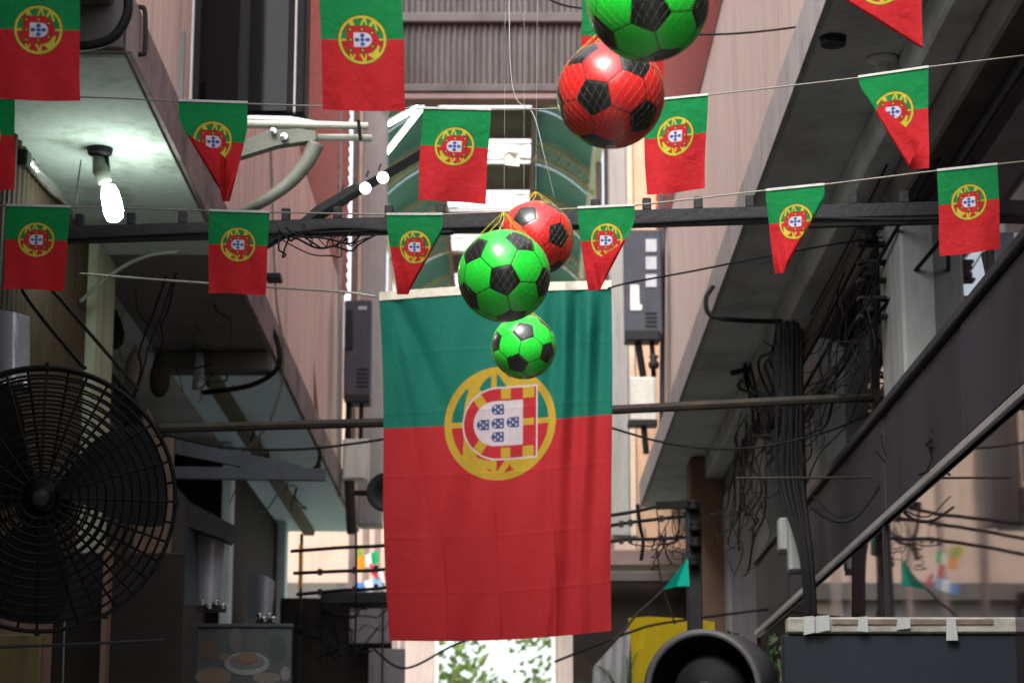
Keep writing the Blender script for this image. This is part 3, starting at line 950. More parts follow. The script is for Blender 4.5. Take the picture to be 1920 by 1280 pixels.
def ball_mat(name):
    m, n, l, b = new_mat(name)
    at = n.new('ShaderNodeAttribute'); at.attribute_name = 'print'
    tc0 = n.new('ShaderNodeTexCoord')
    du = n.new('ShaderNodeTexNoise'); du.inputs['Scale'].default_value = 28; du.inputs['Detail'].default_value = 9; du.inputs['Roughness'].default_value = 0.7
    l.new(tc0.outputs['Object'], du.inputs['Vector'])
    dr = n.new('ShaderNodeMapRange'); dr.inputs['From Min'].default_value = 0.52; dr.inputs['From Max'].default_value = 0.85; dr.inputs['To Max'].default_value = 0.22
    l.new(du.outputs['Fac'], dr.inputs['Value'])
    dm = n.new('ShaderNodeMix'); dm.data_type = 'RGBA'; dm.inputs[7].default_value = (0.16, 0.15, 0.12, 1)
    l.new(dr.outputs[0], dm.inputs[0]); l.new(at.outputs['Color'], dm.inputs[6])
    l.new(dm.outputs[2], b.inputs['Base Color'])
    rr_ = n.new('ShaderNodeMapRange'); rr_.inputs['To Min'].default_value = 0.2; rr_.inputs['To Max'].default_value = 0.48
    l.new(du.outputs['Fac'], rr_.inputs['Value']); l.new(rr_.outputs[0], b.inputs['Roughness'])
    b.inputs['Subsurface Weight'].default_value = 0.0
    b.inputs['Coat Weight'].default_value = 0.4
    b.inputs['Coat Roughness'].default_value = 0.12
    tc = n.new('ShaderNodeTexCoord')
    nz = n.new('ShaderNodeTexNoise'); nz.inputs['Scale'].default_value = 55
    l.new(tc.outputs['Object'], nz.inputs['Vector'])
    bp = n.new('ShaderNodeBump'); bp.inputs['Strength'].default_value = 0.12; bp.inputs['Distance'].default_value = 0.002
    l.new(nz.outputs['Fac'], bp.inputs['Height'])
    l.new(bp.outputs[0], b.inputs['Normal'])
    return m


BALLMAT = ball_mat('printed_vinyl')
BM_G = ball_mesh('green_ball', (0.012, 0.84, 0.045)); BM_G.materials.append(BALLMAT)
BM_R = ball_mesh('red_ball', (0.74, 0.018, 0.02)); BM_R.materials.append(BALLMAT)


def net_mat(name, col):
    m, n, l, b = new_mat(name)
    b.inputs['Base Color'].default_value = (*col, 1)
    b.inputs['Roughness'].default_value = 0.35
    tr = n.new('ShaderNodeBsdfTransparent')
    ms = n.new('ShaderNodeMixShader'); ms.inputs[0].default_value = 0.6
    l.new(tr.outputs[0], ms.inputs[2]); l.new(b.outputs[0], ms.inputs[1])
    l.new(ms.outputs[0], n['Material Output'].inputs['Surface'])
    return m


NETMAT = net_mat('thin_nylon_net', (0.40, 0.42, 0.22))
NETYEL = mat('yellow_net_cord', (0.62, 0.50, 0.05), 0.6, bump=0)


def net_mesh():
    m = M()
    rr = 0.1106
    for s in (-1, 1):
        for k in range(38):
            a0 = 2 * math.pi * k / 38
            pts = []
            for i in range(33):
                th = 0.10 + (math.pi - 0.2) * i / 32
                ph = a0 + s * 1.9 * i / 32
                pts.append((rr * math.sin(th) * math.cos(ph), rr * math.sin(th) * math.sin(ph), rr * math.cos(th)))
            m.tube(pts, 0.00026, 3, cap=False)
    return m


def gather_mesh(h, spread):
    m = M()
    for k in range(14):
        a = 2 * math.pi * k / 14
        r0 = 0.055 + 0.012 * (k % 3)
        z0 = math.sqrt(max(0, .1106 ** 2 - r0 ** 2))
        m.tube([(r0 * math.cos(a), r0 * math.sin(a), z0), (r0 * .45 * math.cos(a + .2), r0 * .45 * math.sin(a + .2), .1106 + h * .35), (0.004 * math.cos(a), .004 * math.sin(a), .1106 + h)], 0.0007, 3)
    m.tube([(0, 0, .1106 + h * .8), (0, 0, .1106 + h)], [.004, .003], 6)
    return m


_net = net_mesh()
NET_ME = None


def ball(label, px, py, rpx, me, pent, roll, lines, gather):
    global NET_ME
    Y0 = 0.11 * F / rpx
    Y = Y0 / math.cos(math.atan2(1600 - py, F)) * math.cos(math.atan2(1600 - py, F))
    c = P(px, py, Y)
    root = thing('football', label, 'ball', c - Vector((0, 0, .11)), 'footballs strung down the alley')
    b = bpy.data.objects.new('shell', me)
    scene.collection.objects.link(b)
    b.parent = root
    b.location = (0, 0, .11)
    # basis seen from the camera
    back = (Vector((0, 0, CAMZ)) - c).normalized()
    right = Vector((1, 0, 0)); right = (right - back * right.dot(back)).normalized()
    up = back.cross(right)
    ox, oy = pent[0] / rpx, -pent[1] / rpx
    zax = (right * ox + up * oy + back * math.sqrt(max(0.02, 1 - ox * ox - oy * oy))).normalized()
    d = right * math.cos(R(roll)) + up * math.sin(R(roll))
    xax = (d - zax * d.dot(zax)).normalized()
    yax = zax.cross(xax)
    rot = Matrix((xax, yax, zax)).transposed()
    b.rotation_euler = rot.to_euler()
    if NET_ME is None:
        nn = mesh_obj('net', _net, NETMAT)
        NET_ME = nn.data
    else:
        nn = bpy.data.objects.new('net', NET_ME); scene.collection.objects.link(nn)
    nn.parent = root; nn.location = (0, 0, .11)
    nn['kind'] = 'stuff'
    g = mesh_obj('net_gather', gather_mesh(gather, 1), NETYEL)
    g.parent = root; g.location = (0, 0, .11)
    top = c + Vector((0, 0, .11 + gather))
    if lines:
        hl = M().tube([top - root.location, Vector((top.x + lines, top.y, top.z + 3.2)) - root.location], 0.0004, 4)
        h = mesh_obj('hanging_line', hl, LINE)
        h.parent = root
    return root


ball('largest green and black football at the top edge', 1215, 1, 122, BM_G, (3, 22), -3, 0.02, 0.05)
ball('larger red and black football tucked under the largest green one', 1145, 178, 106, BM_R, (-33, 4), -25, 0.02, 0.035)
ball('middle green and black football with yellow net in front of the big flag header', 945, 517, 89.5, BM_G, (0, 8), 65, 0.015, 0.045)
ball('smaller red and black football half behind the middle green one', 1005, 447, 73, BM_R, (45, -7), 148, 0.03, 0.03)
ball('smallest green and black football hanging lowest before the big flag', 982, 650, 62, BM_G, (-13, 33), 78, 0.01, 0.03)
wire('long clear fishing line sagging down past the skylights', [(955, -20, 6.4), (957, 120, 6.4), (968, 185, 6.4), (1000, 215, 6.4), (1020, 290, 6.4), (1040, 372, 6.45)], 0.8, LINE, 'fishing_line', 'string')
solo('paper_scrap', 'crumpled white paper scrap on a line between the skylights', 'paper', M().quadsheet([P(945, 288, 6.6), P(953, 285, 6.58), (P(962, 291, 6.62)), P(973, 286, 6.6), P(974, 312, 6.58), P(955, 315, 6.62), P(947, 309, 6.59), P(943, 298, 6.61)], .004, (0, 1, 0)), PAPER)

# ------------------------------------------------------------------ upper steel beam with stubs
B1 = 7.6
def b1y(px): return 437 - (px - 150) * (437 - 396) / 1450.0
bm1 = thing('cross_beam', 'dark steel beam with upright stubs spanning the alley under the bunting', 'beam', P(960, 420, B1))
part(bm1, 'beam', M().bar(P(100, b1y(100), B1), P(1960, b1y(1960), B1), S(26, B1), S(23, B1)), DARKSTEEL)
part(bm1, 'lower_flange', M().bar(P(100, b1y(100) + 13.5, B1), P(1960, b1y(1960) + 13.5, B1), S(40, B1), S(4, B1)), DARKSTEEL)
part(bm1, 'clamp_bar', M().bar(P(1500, b1y(1500) + 22, B1 + .1), P(1960, b1y(1960) + 22, B1 + .1), S(14, B1), S(14, B1)), BLACK)
for k in range(19):
    px = 150 + 96.6 * k
    if 880 < px < 1060: continue
    c = P(px, b1y(px) - 23, B1)
    w = S(8.5, B1)
    part(bm1, 'stub', M().box(c.x - w, c.x + w, B1 - w, B1 + w, c.z - S(12.5, B1), c.z + S(12.5, B1)), DARKSTEEL)

# cables lashed along the upper beam
wire('black cable lashed along the steel beam', [(120, 449, 7.5), (400, 436, 7.5), (560, 438, 7.5), (760, 430, 7.5), (1000, 424, 7.5), (1200, 419, 7.5), (1440, 408, 7.5), (1700, 412, 7.5), (1950, 400, 7.5)], 4, BLACK)
wire('loose black cable drooping under the steel beam', [(500, 462, 7.5), (540, 440, 7.5), (640, 428, 7.5), (760, 436, 7.5), (850, 436, 7.5)], 5, BLACK)

# ------------------------------------------------------------------ lower beam and its post on the right
B2 = 9.9
bm2 = thing('pipe_gantry', 'grimy thin steel pipe spanning behind the big flag down to a right post', 'gantry', P(1680, 1155, B2))
part(bm2, 'cross_pipe', M().tube([P(300, 803, B2), P(720, 792, B2), P(1150, 768, B2), P(1672, 742, B2)], S(9, B2), 8), RUSTSTEEL)
part(bm2, 'post', M().bar(P(1678, 738, B2), P(1692, 1330, B2), S(24, B2), S(24, B2)), DARKSTEEL)
part(bm2, 'bracket', M().bar(P(1640, 742, B2 - .03), P(1684, 742, B2 - .03), S(10, B2), S(22, B2)), RUSTSTEEL)
wire('black wire bundle dropping down the right post', [(1655, 745, 9.8), (1656, 830, 9.8), (1664, 900, 9.8), (1676, 975, 9.8), (1680, 1080, 9.8), (1682, 1160, 9.8)], 6, BLACK)
wire('thin black wire dropping beside the right post bundle', [(1652, 745, 9.75), (1648, 850, 9.75), (1660, 930, 9.75), (1656, 965, 9.75), (1672, 990, 9.75)], 2.2, BLACK)
wire('thin pale pipe running across the spandrel to the right post', [(1380, 896, 9.6), (1560, 895, 9.6), (1690, 893, 9.6)], 2.5, RUSTSTEEL)
wire('black cable looping across the spandrel left of the post', [(1520, 950, 9.4), (1560, 975, 9.4), (1600, 972, 9.4), (1640, 925, 9.4), (1655, 890, 9.4)], 3, BLACK)
wire('second thinner cable loop across the spandrel left of the post', [(1525, 930, 9.4), (1570, 968, 9.4), (1620, 950, 9.4), (1650, 900, 9.4)], 1.6, BLACK)

# ------------------------------------------------------------------ bulb lamp under left soffit
lamp = thing('bulb_lamp', 'lit white bulb in a socket hanging from the left soffit', 'lamp', P(190, 285, 9.2))
c0 = P(187, 290, 9.2)
part(lamp, 'ceiling_rose', M().lathe([(0, .0), (.055, .0), (.05, -.025), (.02, -.04), (0, -.04)], (c0.x, c0.y, 4.481), (0, 0, 1), 20), SPKDARK)
d0, d1, d2, d3 = P(183, 292, 9.2), P(197, 342, 9.2), P(203, 350, 9.2), P(217, 414, 9.2)
part(lamp, 'socket', M().tube([d0, P(189, 318, 9.2), d1], [.022, .036, .03], 12), PVC_D, smooth=True)
part(lamp, 'socket_stem', M().tube([P(199, 284, 9.2), P(203, 330, 9.2)], .01, 8), BLACK)
BULB = emit_mat('lit_bulb', (0.86, 1.0, 0.93), 34)
ax = (d3 - d2)
part(lamp, 'bulb', M().lathe([(0, -.002), (.026, 0), (.036, ax.length * .2), (.040, ax.length * .5), (.040, ax.length * .75), (.033, ax.length * .93), (0.018, ax.length), (0, ax.length + .002)], d2, ax, 16), BULB, smooth=True)
wire('thin wire stay hanging from the soffit beside the bulb', [(152, 300, 9.15), (146, 345, 9.15), (142, 384, 9.15)], 1.4, BLACK)

# foil wrapped pipe at the soffit corner
solo('wrapped_pipe', 'shiny crumpled wrapped pipe along the left soffit corner', 'pipe', M().tube([P(44, 292, 9.0) + Vector((0, 0, 0)), P(70, 325, 9.2), P(98, 355, 9.5), P(138, 392, 9.9)], [S(10, 9), S(9, 9), S(11, 9), S(6, 9)], 10), FOIL, smooth=True)
solo('junction_box', 'small black junction box at the end of the wrapped pipe', 'junction box', M().pbox(28, 52, 278, 308, 8.95, .08), SPKDARK)

# ------------------------------------------------------------------ bracket arm with pipes (upper left)
ba = thing('pipe_bracket', 'pale twin pipe bracket reaching out from the left wall below the bay window', 'bracket', P(450, 300, 8.4))
by = 8.4
part(ba, 'pipe', M().tube([P(380, 231, by), P(560, 233, by), P(690, 237, by)], S(7.5, by), 10), PVC, smooth=True)
part(ba, 'pipe', M().tube([P(560, 258, by + .05), P(640, 258, by + .05), P(697, 259, by + .05)], S(7, by), 10), PVC, smooth=True)
part(ba, 'top_cover', M().quadsheet([P(430, 222, by), P(470, 216, by), P(545, 218, by), P(590, 226, by)], .12, (0, 1, 0)), WHITEPAINT)
part(ba, 'shadow_pan', M().quadsheet([P(430, 275, by - .02), P(500, 245, by - .02), P(560, 241, by - .02), P(592, 246, by - .02), P(592, 262, by - .02), P(520, 272, by - .02), P(430, 300, by - .02)], .05, (0, 1, 0)), PVC_D)  # dark pan shape stands for the shadow between the two pipes
part(ba, 'chrome_clip', M().lathe([(0, 0), (S(6, by), 0), (S(6, by), .01), (0, .012)], P(513, 247, by - .03), (0, -1, 0), 12).lathe([(0, 0), (S(8, by), 0), (S(7, by), .01), (0, .012)], P(533, 257, by - .03), (0, -1, 0), 12), CHROME)
part(ba, 'curved_arm', M().tube(spline([P(592, 270, by), P(575, 305, by), P(540, 345, by), P(490, 380, by), P(440, 404, by + .1)], 6), [S(17 - 8 * i / 24, by) for i in range(25)], 10), PVC_D, smooth=True)
part(ba, 'tie', M().tube([P(672, 226, by - .05), P(676, 262, by - .05)], S(4, by), 6), BLACK)
wire('pale curved pipe under the left soffit above the shop', [(150, 566, 10.3), (195, 525, 10.3), (240, 495, 10.3), (285, 478, 10.3), (335, 472, 10.3)], 4, PVC_D, 'curved_pipe', 'pipe')

# diagonal dark boom with two spotlights
sb = thing('spotlight_boom', 'dark diagonal boom with two lit spotlights before the gateway', 'spotlight', P(500, 455, 8.0))
part(sb, 'boom', M().bar(P(500, 458, 8.0), P(800, 283, 8.4), S(16, 8), S(18, 8)), BLACK)
part(sb, 'sleeve', M().tube([P(570, 418, 8.02), P(600, 398, 8.05), P(668, 356, 8.15)], [S(9, 8), S(15, 8), S(13, 8)], 8), BLACK)
for i in range(12):
    t = i / 12
    q = P(640 + 140 * t, 358 - 78 * t, 8.2)
    part(sb, 'fin', M().bar(q, q + Vector((.008, 0, .024)), .007, .007), SPKDARK) if i % 2 == 0 else None
SPOT = emit_mat('lit_spotlight', (1.0, 1.0, 1.0), 7)
for px, py in ((685, 353), (718, 333)):
    part(sb, 'spot_lamp', M().lathe([(0, -.03), (S(9, 8), -.025), (S(11, 8), 0), (S(10, 8), .006), (0, .012)], P(px, py, 8.0), (0.1, -1, -.25), 18), SPOT)

# two fluorescent tubes at the gateway
TUBE = emit_mat('lit_tube', (0.92, 0.97, 1.0), 4)
for lab, a, b in (('upper lit fluorescent tube slanting behind the left gateway pier', (800, 192, 20.6), (716, 240, 22.0)),
                  ('lower lit fluorescent tube slanting behind the left gateway pier', (790, 204, 20.6), (718, 296, 22.2))):
    t = thing('tube_lamp', lab, 'lamp', P(*a), 'tube lamps at the gateway')
    part(t, 'tube', M().tube([P(*a), P(*b)], S(4, 21), 8), TUBE)
    part(t, 'batten', M().bar(P(*a) + Vector((0, .03, .03)), P(*b) + Vector((0, .03, .03)), .04, .03), WHITEPAINT)

# ------------------------------------------------------------------ left gateway equipment
ey = 18.6
s1 = thing('slate_cabinet', 'slate grey upright cabinet on the left gateway pier', 'cabinet', P(672, 750, ey))
part(s1, 'case', M().pbox(643, 697, 562, 748, ey, .22), SPKGREY)
part(s1, 'front_plate', M().pbox(648, 662, 580, 655, ey - .012, .012), SPKDARK)
part(s1, 'base', M().pbox(646, 694, 738, 754, ey - .015, .21), SPKDARK)
for _i in range(5):
    part(s1, 'louvre', M().pbox(668, 690, 690 + 8 * _i, 693 + 8 * _i, ey - .008, .008), SPKDARK)
part(s1, 'nameplate', M().pbox(672, 688, 574, 580, ey - .008, .008), PAPERG)
wire('pale vertical conduit beside the left slate cabinet', [(637, -40, 18.7), (637, 300, 18.7), (637, 560, 18.7), (636, 800, 18.7), (637, 930, 18.7)], 4.5, GREYPIER, 'conduit', 'conduit')
e1 = thing('meter_box', 'pale meter box below the left slate cabinet', 'meter box', P(667, 900, ey))
part(e1, 'box', M().pbox(641, 692, 822, 900, ey, .15), BOXGREY)
part(e1, 'door', M().pbox(645, 684, 828, 895, ey - .012, .012), BOXGREY)
part(e1, 'conduit', M().tube([P(652, 822, ey + .05), P(654, 756, ey + .05)], S(6, ey), 8).tube([P(676, 822, ey + .05), P(678, 756, ey + .05)], S(4, ey), 8), BLACK)
part(e1, 'lower_conduit', M().tube([P(655, 900, ey + .05), P(660, 1000, ey + .05)], S(10, ey), 8), RUSTSTEEL)
wire('rust red conduit rising up the left pink wall', [(572, 415, 16.6), (578, 560, 16.8), (588, 700, 17.0), (596, 800, 17.1), (600, 900, 17.2)], 3.2, RUSTROD, 'conduit', 'conduit')
wire('thin grey wire hanging down the left pink wall', [(508, 280, 13.6), (512, 420, 13.6), (518, 560, 13.6), (530, 640, 13.7), (528, 720, 13.8), (500, 800, 13.9), (450, 850, 14.0)], 2.4, PVC_D)
wire('thick black cable bending off the left ledge edge', [(500, 600, 13.2), (520, 640, 13.2), (520, 690, 13.2), (470, 722, 13.3), (380, 736, 13.4)], 5.5, BLACK)
wire('black cable hooking around the far end of the left ledge', [(590, 822, 16.5), (600, 850, 16.5), (590, 878, 16.5), (550, 882, 16.6), (500, 880, 16.7)], 4, BLACK)
wire('thin looped wire on the brown soffit panel', [(402, 530, 12.0), (405, 580, 12.0), (432, 600, 12.0), (428, 645, 12.0), (395, 652, 12.0), (362, 650, 12.0)], 2, RUSTSTEEL)
solo('soffit_bracket', 'small dark bracket on the edge of left ledge', 'bracket', M().pbox(497, 526, 511, 521, 11.5, .12), SPKDARK)

# round dark horn beside the big flag
hb = thing('horn_speaker', 'round dark horn half hidden behind the big flag left edge', 'loudspeaker', P(722, 970, 14.0))
part(hb, 'bell', M().lathe([(0.02, .18), (.06, .12), (S(30, 14), .05), (S(38, 14), 0), (S(36, 14), -.01), (S(20, 14), .05), (0, .08)], P(724, 922, 14.0), (0.1, 1, 0), 28), SPKDARK, smooth=True)
part(hb, 'stalk', M().bar(P(665, 924, 14.2), P(720, 924, 14.15), .03, .03), BLACK)

# ------------------------------------------------------------------ right gateway equipment
s2 = thing('slate_cabinet', 'slate grey cabinet with stickers on the right gateway pier', 'cabinet', P(1205, 630, ey))
part(s2, 'case', M().pbox(1172, 1240, 430, 628, ey, .22), SPKGREY)
part(s2, 'base', M().pbox(1172, 1238, 618, 638, ey - .02, .2), SPKDARK)
for a, b in ((448, 472), (481, 505), (514, 538)):
    part(s2, 'sticker', M().pbox(1211, 1231, a, b, ey - .01, .008), PAPERG)
part(s2, 'label_plate', M().quadsheet([P(1182, 534, ey - .008), P(1198, 534, ey - .008), P(1199, 570, ey - .008), P(1204, 572, ey - .008), P(1203, 581, ey - .008), P(1182, 581, ey - .008)], .006, (0, 1, 0)), PAPER)
for _i in range(4):
    part(s2, 'louvre', M().pbox(1210, 1232, 585 + 8 * _i, 588 + 8 * _i, ey - .008, .008), SPKDARK)
e2 = thing('meter_box', 'pale meter box below the stickered right cabinet', 'meter box', P(1205, 790, ey))
part(e2, 'box', M().pbox(1182, 1231, 706, 788, ey, .16), BOXGREY)
part(e2, 'door', M().pbox(1186, 1226, 710, 770, ey - .012, .012), BOXGREY)
part(e2, 'base', M().pbox(1178, 1233, 786, 797, ey - .01, .15), SPKDARK)
part(e2, 'conduit', M().tube([P(1196, 640, ey + .05), P(1206, 706, ey + .05)], S(7, ey), 8).tube([P(1222, 640, ey + .05), P(1226, 706, ey + .05)], S(5, ey), 8), BLACK)
part(e2, 'lower_conduit', M().tube([P(1206, 790, ey + .05), P(1212, 850, ey + .05)], S(6, ey), 8), BLACK)
solo('knob_insulator', 'dark knob insulator between the right cabinet and meter box', 'insulator', M().lathe([(0, 0), (S(9, ey), 0), (S(11, ey), .04), (S(6, ey), .07), (S(10, ey), .1), (0, .12)], P(1226, 690, ey - .02), (0, 0, 1), 14), SPKDARK, smooth=True)
wire('dark vertical conduit edging the right pink wall', [(1243, 360, 18.9), (1243, 520, 18.9), (1241, 800, 18.9)], 5.5, SPKGREY, 'conduit', 'conduit')
wire('thick black cable curling off the right ledge edge', [(1338, 536, 11.9), (1324, 560, 11.9), (1332, 590, 11.9), (1380, 600, 11.9), (1490, 603, 11.9)], 5, BLACK)

# ------------------------------------------------------------------ right arcade fittings
cl = thing('lamp_base', 'pale empty lamp base on the right soffit behind flags', 'lamp base', (P(1655, 108, 8.13).x, 8.13, 4.44))
cp = Vector((P(1655, 108, 8.13).x, 8.13, 4.498))
part(cl, 'rose', M().lathe([(0, 0), (.062, 0), (.055, -.012), (.03, -.022), (0, -.022)], cp, (0, 0, 1), 24), BOXGREY, smooth=True)
part(cl, 'holder', M().lathe([(.03, -.02), (.026, -.05), (.02, -.075), (0, -.075)], cp, (0, 0, 1), 20), BOXGREY, smooth=True)
solo('junction_box', 'dark round junction box near the right ledge edge', 'junction box', M().lathe([(0, 0), (.05, 0), (.045, -.03), (0, -.032)], (P(1562, 70, 7.91).x, 7.91, 4.499), (0, 0, 1), 18), SPKDARK)
solo('cable_bracket', 'small dark cable bracket under the far right soffit', 'bracket', M().bar(P(1370, 700, 13.6), P(1410, 690, 13.6), .03, .03).bar(P(1395, 690, 13.6), P(1400, 675, 13.6), .02, .02), SPKDARK)


def rack(label, px0, px1, tops, Y):
    t = thing('insulator_rack', label, 'insulator rack', P(px1, tops[-1] + 60, Y))
    part(t, 'back_bar', M().pbox(px1 - 8, px1 + 4, tops[0] - 20, tops[-1] + 60, Y + .05, .03), SPKDARK)
    for y in tops:
        part(t, 'shelf', M().pbox(px0, px1, y + 28, y + 34, Y, .06).pbox(px0, px1, y - 6, y, Y, .06), SPKDARK)
        part(t, 'spool', M().lathe([(S(8, Y), 0), (S(15, Y), .004), (S(15, Y), S(9, Y)), (S(9, Y), S(14, Y)), (S(15, Y), S(19, Y)), (S(15, Y), S(26, Y)), (S(8, Y), S(28, Y))], P((px0 + px1) / 2 - 8, y + 29, Y - .02), (0, 0, 1), 16), BLACK, smooth=True)


rack('dark rack of three spool insulators under the right soffit', 1610, 1672, (424, 492, 560), 9.2)
rack('dark rack of spool insulators cut by the top right edge', 1880, 1945, (-20, 70, 160), 7.9)
for i, (lab, pts) in enumerate((
        ('black cable running from the top right rack down the arcade', [(1900, 60, 7.8), (1740, 330, 8.4), (1640, 500, 9.3), (1530, 690, 10.8), (1440, 850, 12.6)]),
        ('second black cable running parallel below the arcade cornice', [(1905, 190, 7.8), (1790, 390, 8.5), (1690, 540, 9.5), (1600, 640, 10.4), (1480, 830, 12.4)]),
        ('black cable crossing the nearest light pilaster', [(1925, 240, 7.6), (1760, 455, 8.6), (1640, 595, 9.4), (1560, 700, 10.6), (1500, 790, 11.8)]),
        ('black cable from the lower insulator spool down the far pilaster', [(1636, 580, 9.2), (1580, 690, 10.0), (1510, 780, 11.1), (1440, 870, 12.4)]),
        ('thin black cable against the soffit above the far pilaster', [(1700, 230, 8.6), (1600, 440, 9.6), (1520, 590, 10.8)]),
        ('black cable sloping from the spools to the left along the soffit', [(1632, 440, 9.2), (1570, 560, 10.0), (1530, 640, 10.7), (1470, 740, 11.8)]))):
    wire(lab, pts, (5, 4.5, 5, 4, 2.5, 4)[i], BLACK)
wire('black power line crossing the top of the right pink wall', [(1240, 64, 9.0), (1340, 65, 9.0), (1420, 60, 9.0), (1500, 50, 9.0), (1570, 36, 9.0), (1640, 16, 8.9)], 2.2, BLACK)
wire('thin black line dipping in front of the ribbed gable', [(1010, -12, 9.0), (1050, 8, 9.0), (1100, 17, 9.0), (1240, 30, 9.0)], 2, BLACK)
bn = thing('cable_bundle', 'thick dark bundle of cables hanging before the far pilaster', 'cable bundle', P(1480, 1150, 11.0))
rr = random.Random(3)
for k in range(9):
    x = 1458 + k * 5.2 + rr.uniform(-2, 2)
    part(bn, 'strand', M().tube(spline([P(x + rr.uniform(-3, 3), 600 + 8 * (k % 3), 11.0), P(x + rr.uniform(-6, 6), 760, 11.0), P(x + rr.uniform(-5, 5), 900, 11.0), P(1500 + k * 2.6, 1040, 10.9), P(1508 + k * 2 + rr.uniform(-6, 6), 1160, 10.9)], 6), S(rr.uniform(2.2, 5.0), 11), 6), BLACK, smooth=True)
part(bn, 'box', M().pbox(1464, 1500, 602, 760, 11.1, .1), SPKDARK)
for lab, a, b in (('grey wall box left of the cable bundle', (1462, 1480, 970, 1030), 11.3), ('longer grey wall box beside the cable bundle', (1481, 1502, 962, 1068), 11.2)):
    t = thing('wall_box', lab, 'wall box', P(a[0], a[3], b), 'grey boxes by the cable bundle')
    part(t, 'case', M().pbox(*a, b, .1), PILASTER)
    part(t, 'base', M().pbox(a[0] - 2, a[1] + 2, a[3], a[3] + 6, b - .01, .1), SPKDARK)

# glossy case on the right edge
def shell(label, px0, px1, py0, py1, Y, skew=0):
    t = thing('screen_case', label, 'screen case', P((px0 + px1) / 2, py1, Y), 'glossy grey cases mounted along the shops')
    w = px1 - px0
    part(t, 'side_panel', M().quadsheet([P(px0, py0, Y), P(px0 + w * .35, py0, Y), P(px0 + w * .35, py1, Y), P(px0, py1, Y)], .03, (0, 1, 0)), SPKGREY)
    prof = []
    m = M()
    vs_, fs_ = [], []
    n = 10
    for i in range(n + 1):
        a = i / n
        x = px0 + w * (.36 + .64 * a)
        yy = Y - .05 * math.sin(math.pi * a)
        vs_ += [P(x, py0 + 14 * a * a, yy), P(x - skew * a, py1 - 8 * a, yy)]
    for i in range(n):
        fs_.append((2 * i, 2 * i + 1, 2 * i + 3, 2 * i + 2))
    part(t, 'curved_shell', m.add(vs_, fs_), GLOSSGREY, smooth=True)
    part(t, 'wall_bracket', M().bar(P(px0 + w * .3, py1 + 8, Y), P(px1, py1 + 8, Y), .03, S(10, Y)), SPKDARK)
    m = M()
    for k in range(4):
        m.lathe([(0, 0), (S(5, Y), 0), (S(6, Y), .012), (S(3, Y), .03), (0, .032)], P(px0 + w * (.45 + .16 * k), py1 - 4 + 7 * (k % 2), Y - .06), (0, -1, .2), 12)
    part(t, 'bolt_cluster', m, CHROME, smooth=True)
    return t


shell('glossy grey case behind the fan, larger of the two on the left', 345, 424, 985, 1134, 10.4, 14)
shell('glossy grey case left of the passage, smaller of the two on the left', 464, 516, 1076, 1158, 12.5, 6)
shell('blue grey case at the right edge below the last flag', 1868, 1960, 436, 668, 7.3, 0)
shell('pale grey case at the left edge above the fan', -60, 56, 580, 720, 8.4, 0)
solo('sloping_hood', 'black sloping hood over the larger left case', 'hood', M().quadsheet([P(345, 935, 10.2), P(440, 985, 10.2), P(425, 1012, 10.2), P(350, 985, 10.2)], .2, (0, 1, 0)), SPKDARK)
wire('thin black wire loop hanging beside the right edge case', [(1850, 470, 7.4), (1852, 560, 7.4), (1840, 640, 7.4), (1850, 690, 7.4), (1868, 700, 7.4), (1885, 680, 7.4)], 1.6, BLACK)
solo('slanted_batten', 'dark slanted batten beside the right edge case', 'batten', M().bar(P(1855, 470, 7.6), P(1905, 700, 7.5), .03, .06), DARKSTEEL)
wire('black cable falling from the right case down the spandrel', [(1885, 680, 7.5), (1850, 720, 7.8), (1790, 800, 8.6), (1745, 860, 9.4)], 3, BLACK)

# ------------------------------------------------------------------ cage fan on the left
FY = 6.0
fc = P(80, 935, FY)
FR = S(248, FY)
fan = thing('cage_fan', 'large grimy black cage fan at the left edge', 'fan', fc - Vector((0, 0, FR)))
fax = Vector((0.16, -1, -0.12)).normalized()
fs = fax.cross(Vector((0, 0, 1))).normalized()
fu = fs.cross(fax).normalized()
def fp(r, a, h): return fc + (fs * math.cos(a) + fu * math.sin(a)) * r + fax * h
def guard(front):
    m = M()
    sgn = 1 if front else -1
    def prof(q): return sgn * (0.035 + 0.085 * (1 - q ** 2.4))
    nr = 14
    for i in range(nr):
        q = 0.16 + 0.84 * i / (nr - 1)
        m.tube([fp(FR * q, 2 * math.pi * k / 56, prof(q)) for k in range(56)], 0.0032, 4, closed=True)
    for k in range(20):
        a = 2 * math.pi * (k + (0 if front else .5)) / 20
        m.tube([fp(FR * (0.14 + .86 * i / 10), a, prof(0.14 + .86 * i / 10)) for i in range(11)], 0.0036, 4)
    return m
part(fan, 'front_guard', guard(True), FANBLACK)
part(fan, 'rear_guard', guard(False), FANBLACK)
part(fan, 'rim', M().tube([fp(FR, 2 * math.pi * k / 72, .035) for k in range(72)], .006, 6, closed=True).tube([fp(FR, 2 * math.pi * k / 72, -.035) for k in range(72)], .005, 6, closed=True), FANBLACK, smooth=True)
for k in range(12):
    a = 2 * math.pi * k / 12
    part(fan, 'rim_clip', M().bar(fp(FR * 1.01, a, .05), fp(FR * 1.01, a, -.05), .012, .016), FANBLACK)
part(fan, 'hub', M().lathe([(0, .112), (.02, .11), (.03, .10), (.032, .05), (.032, -.04), (0, -.05)], fc, fax, 28), FANBLACK, smooth=True)
part(fan, 'motor', M().lathe([(0, -.04), (.07, -.05), (.075, -.16), (.05, -.2), (0, -.2)], fc, fax, 28), FANBLACK, smooth=True)
part(fan, 'badge', M().lathe([(.02, .108), (.022, .112), (.02, .114), (0, .114)], fc, fax, 28), SPKDARK, smooth=True)
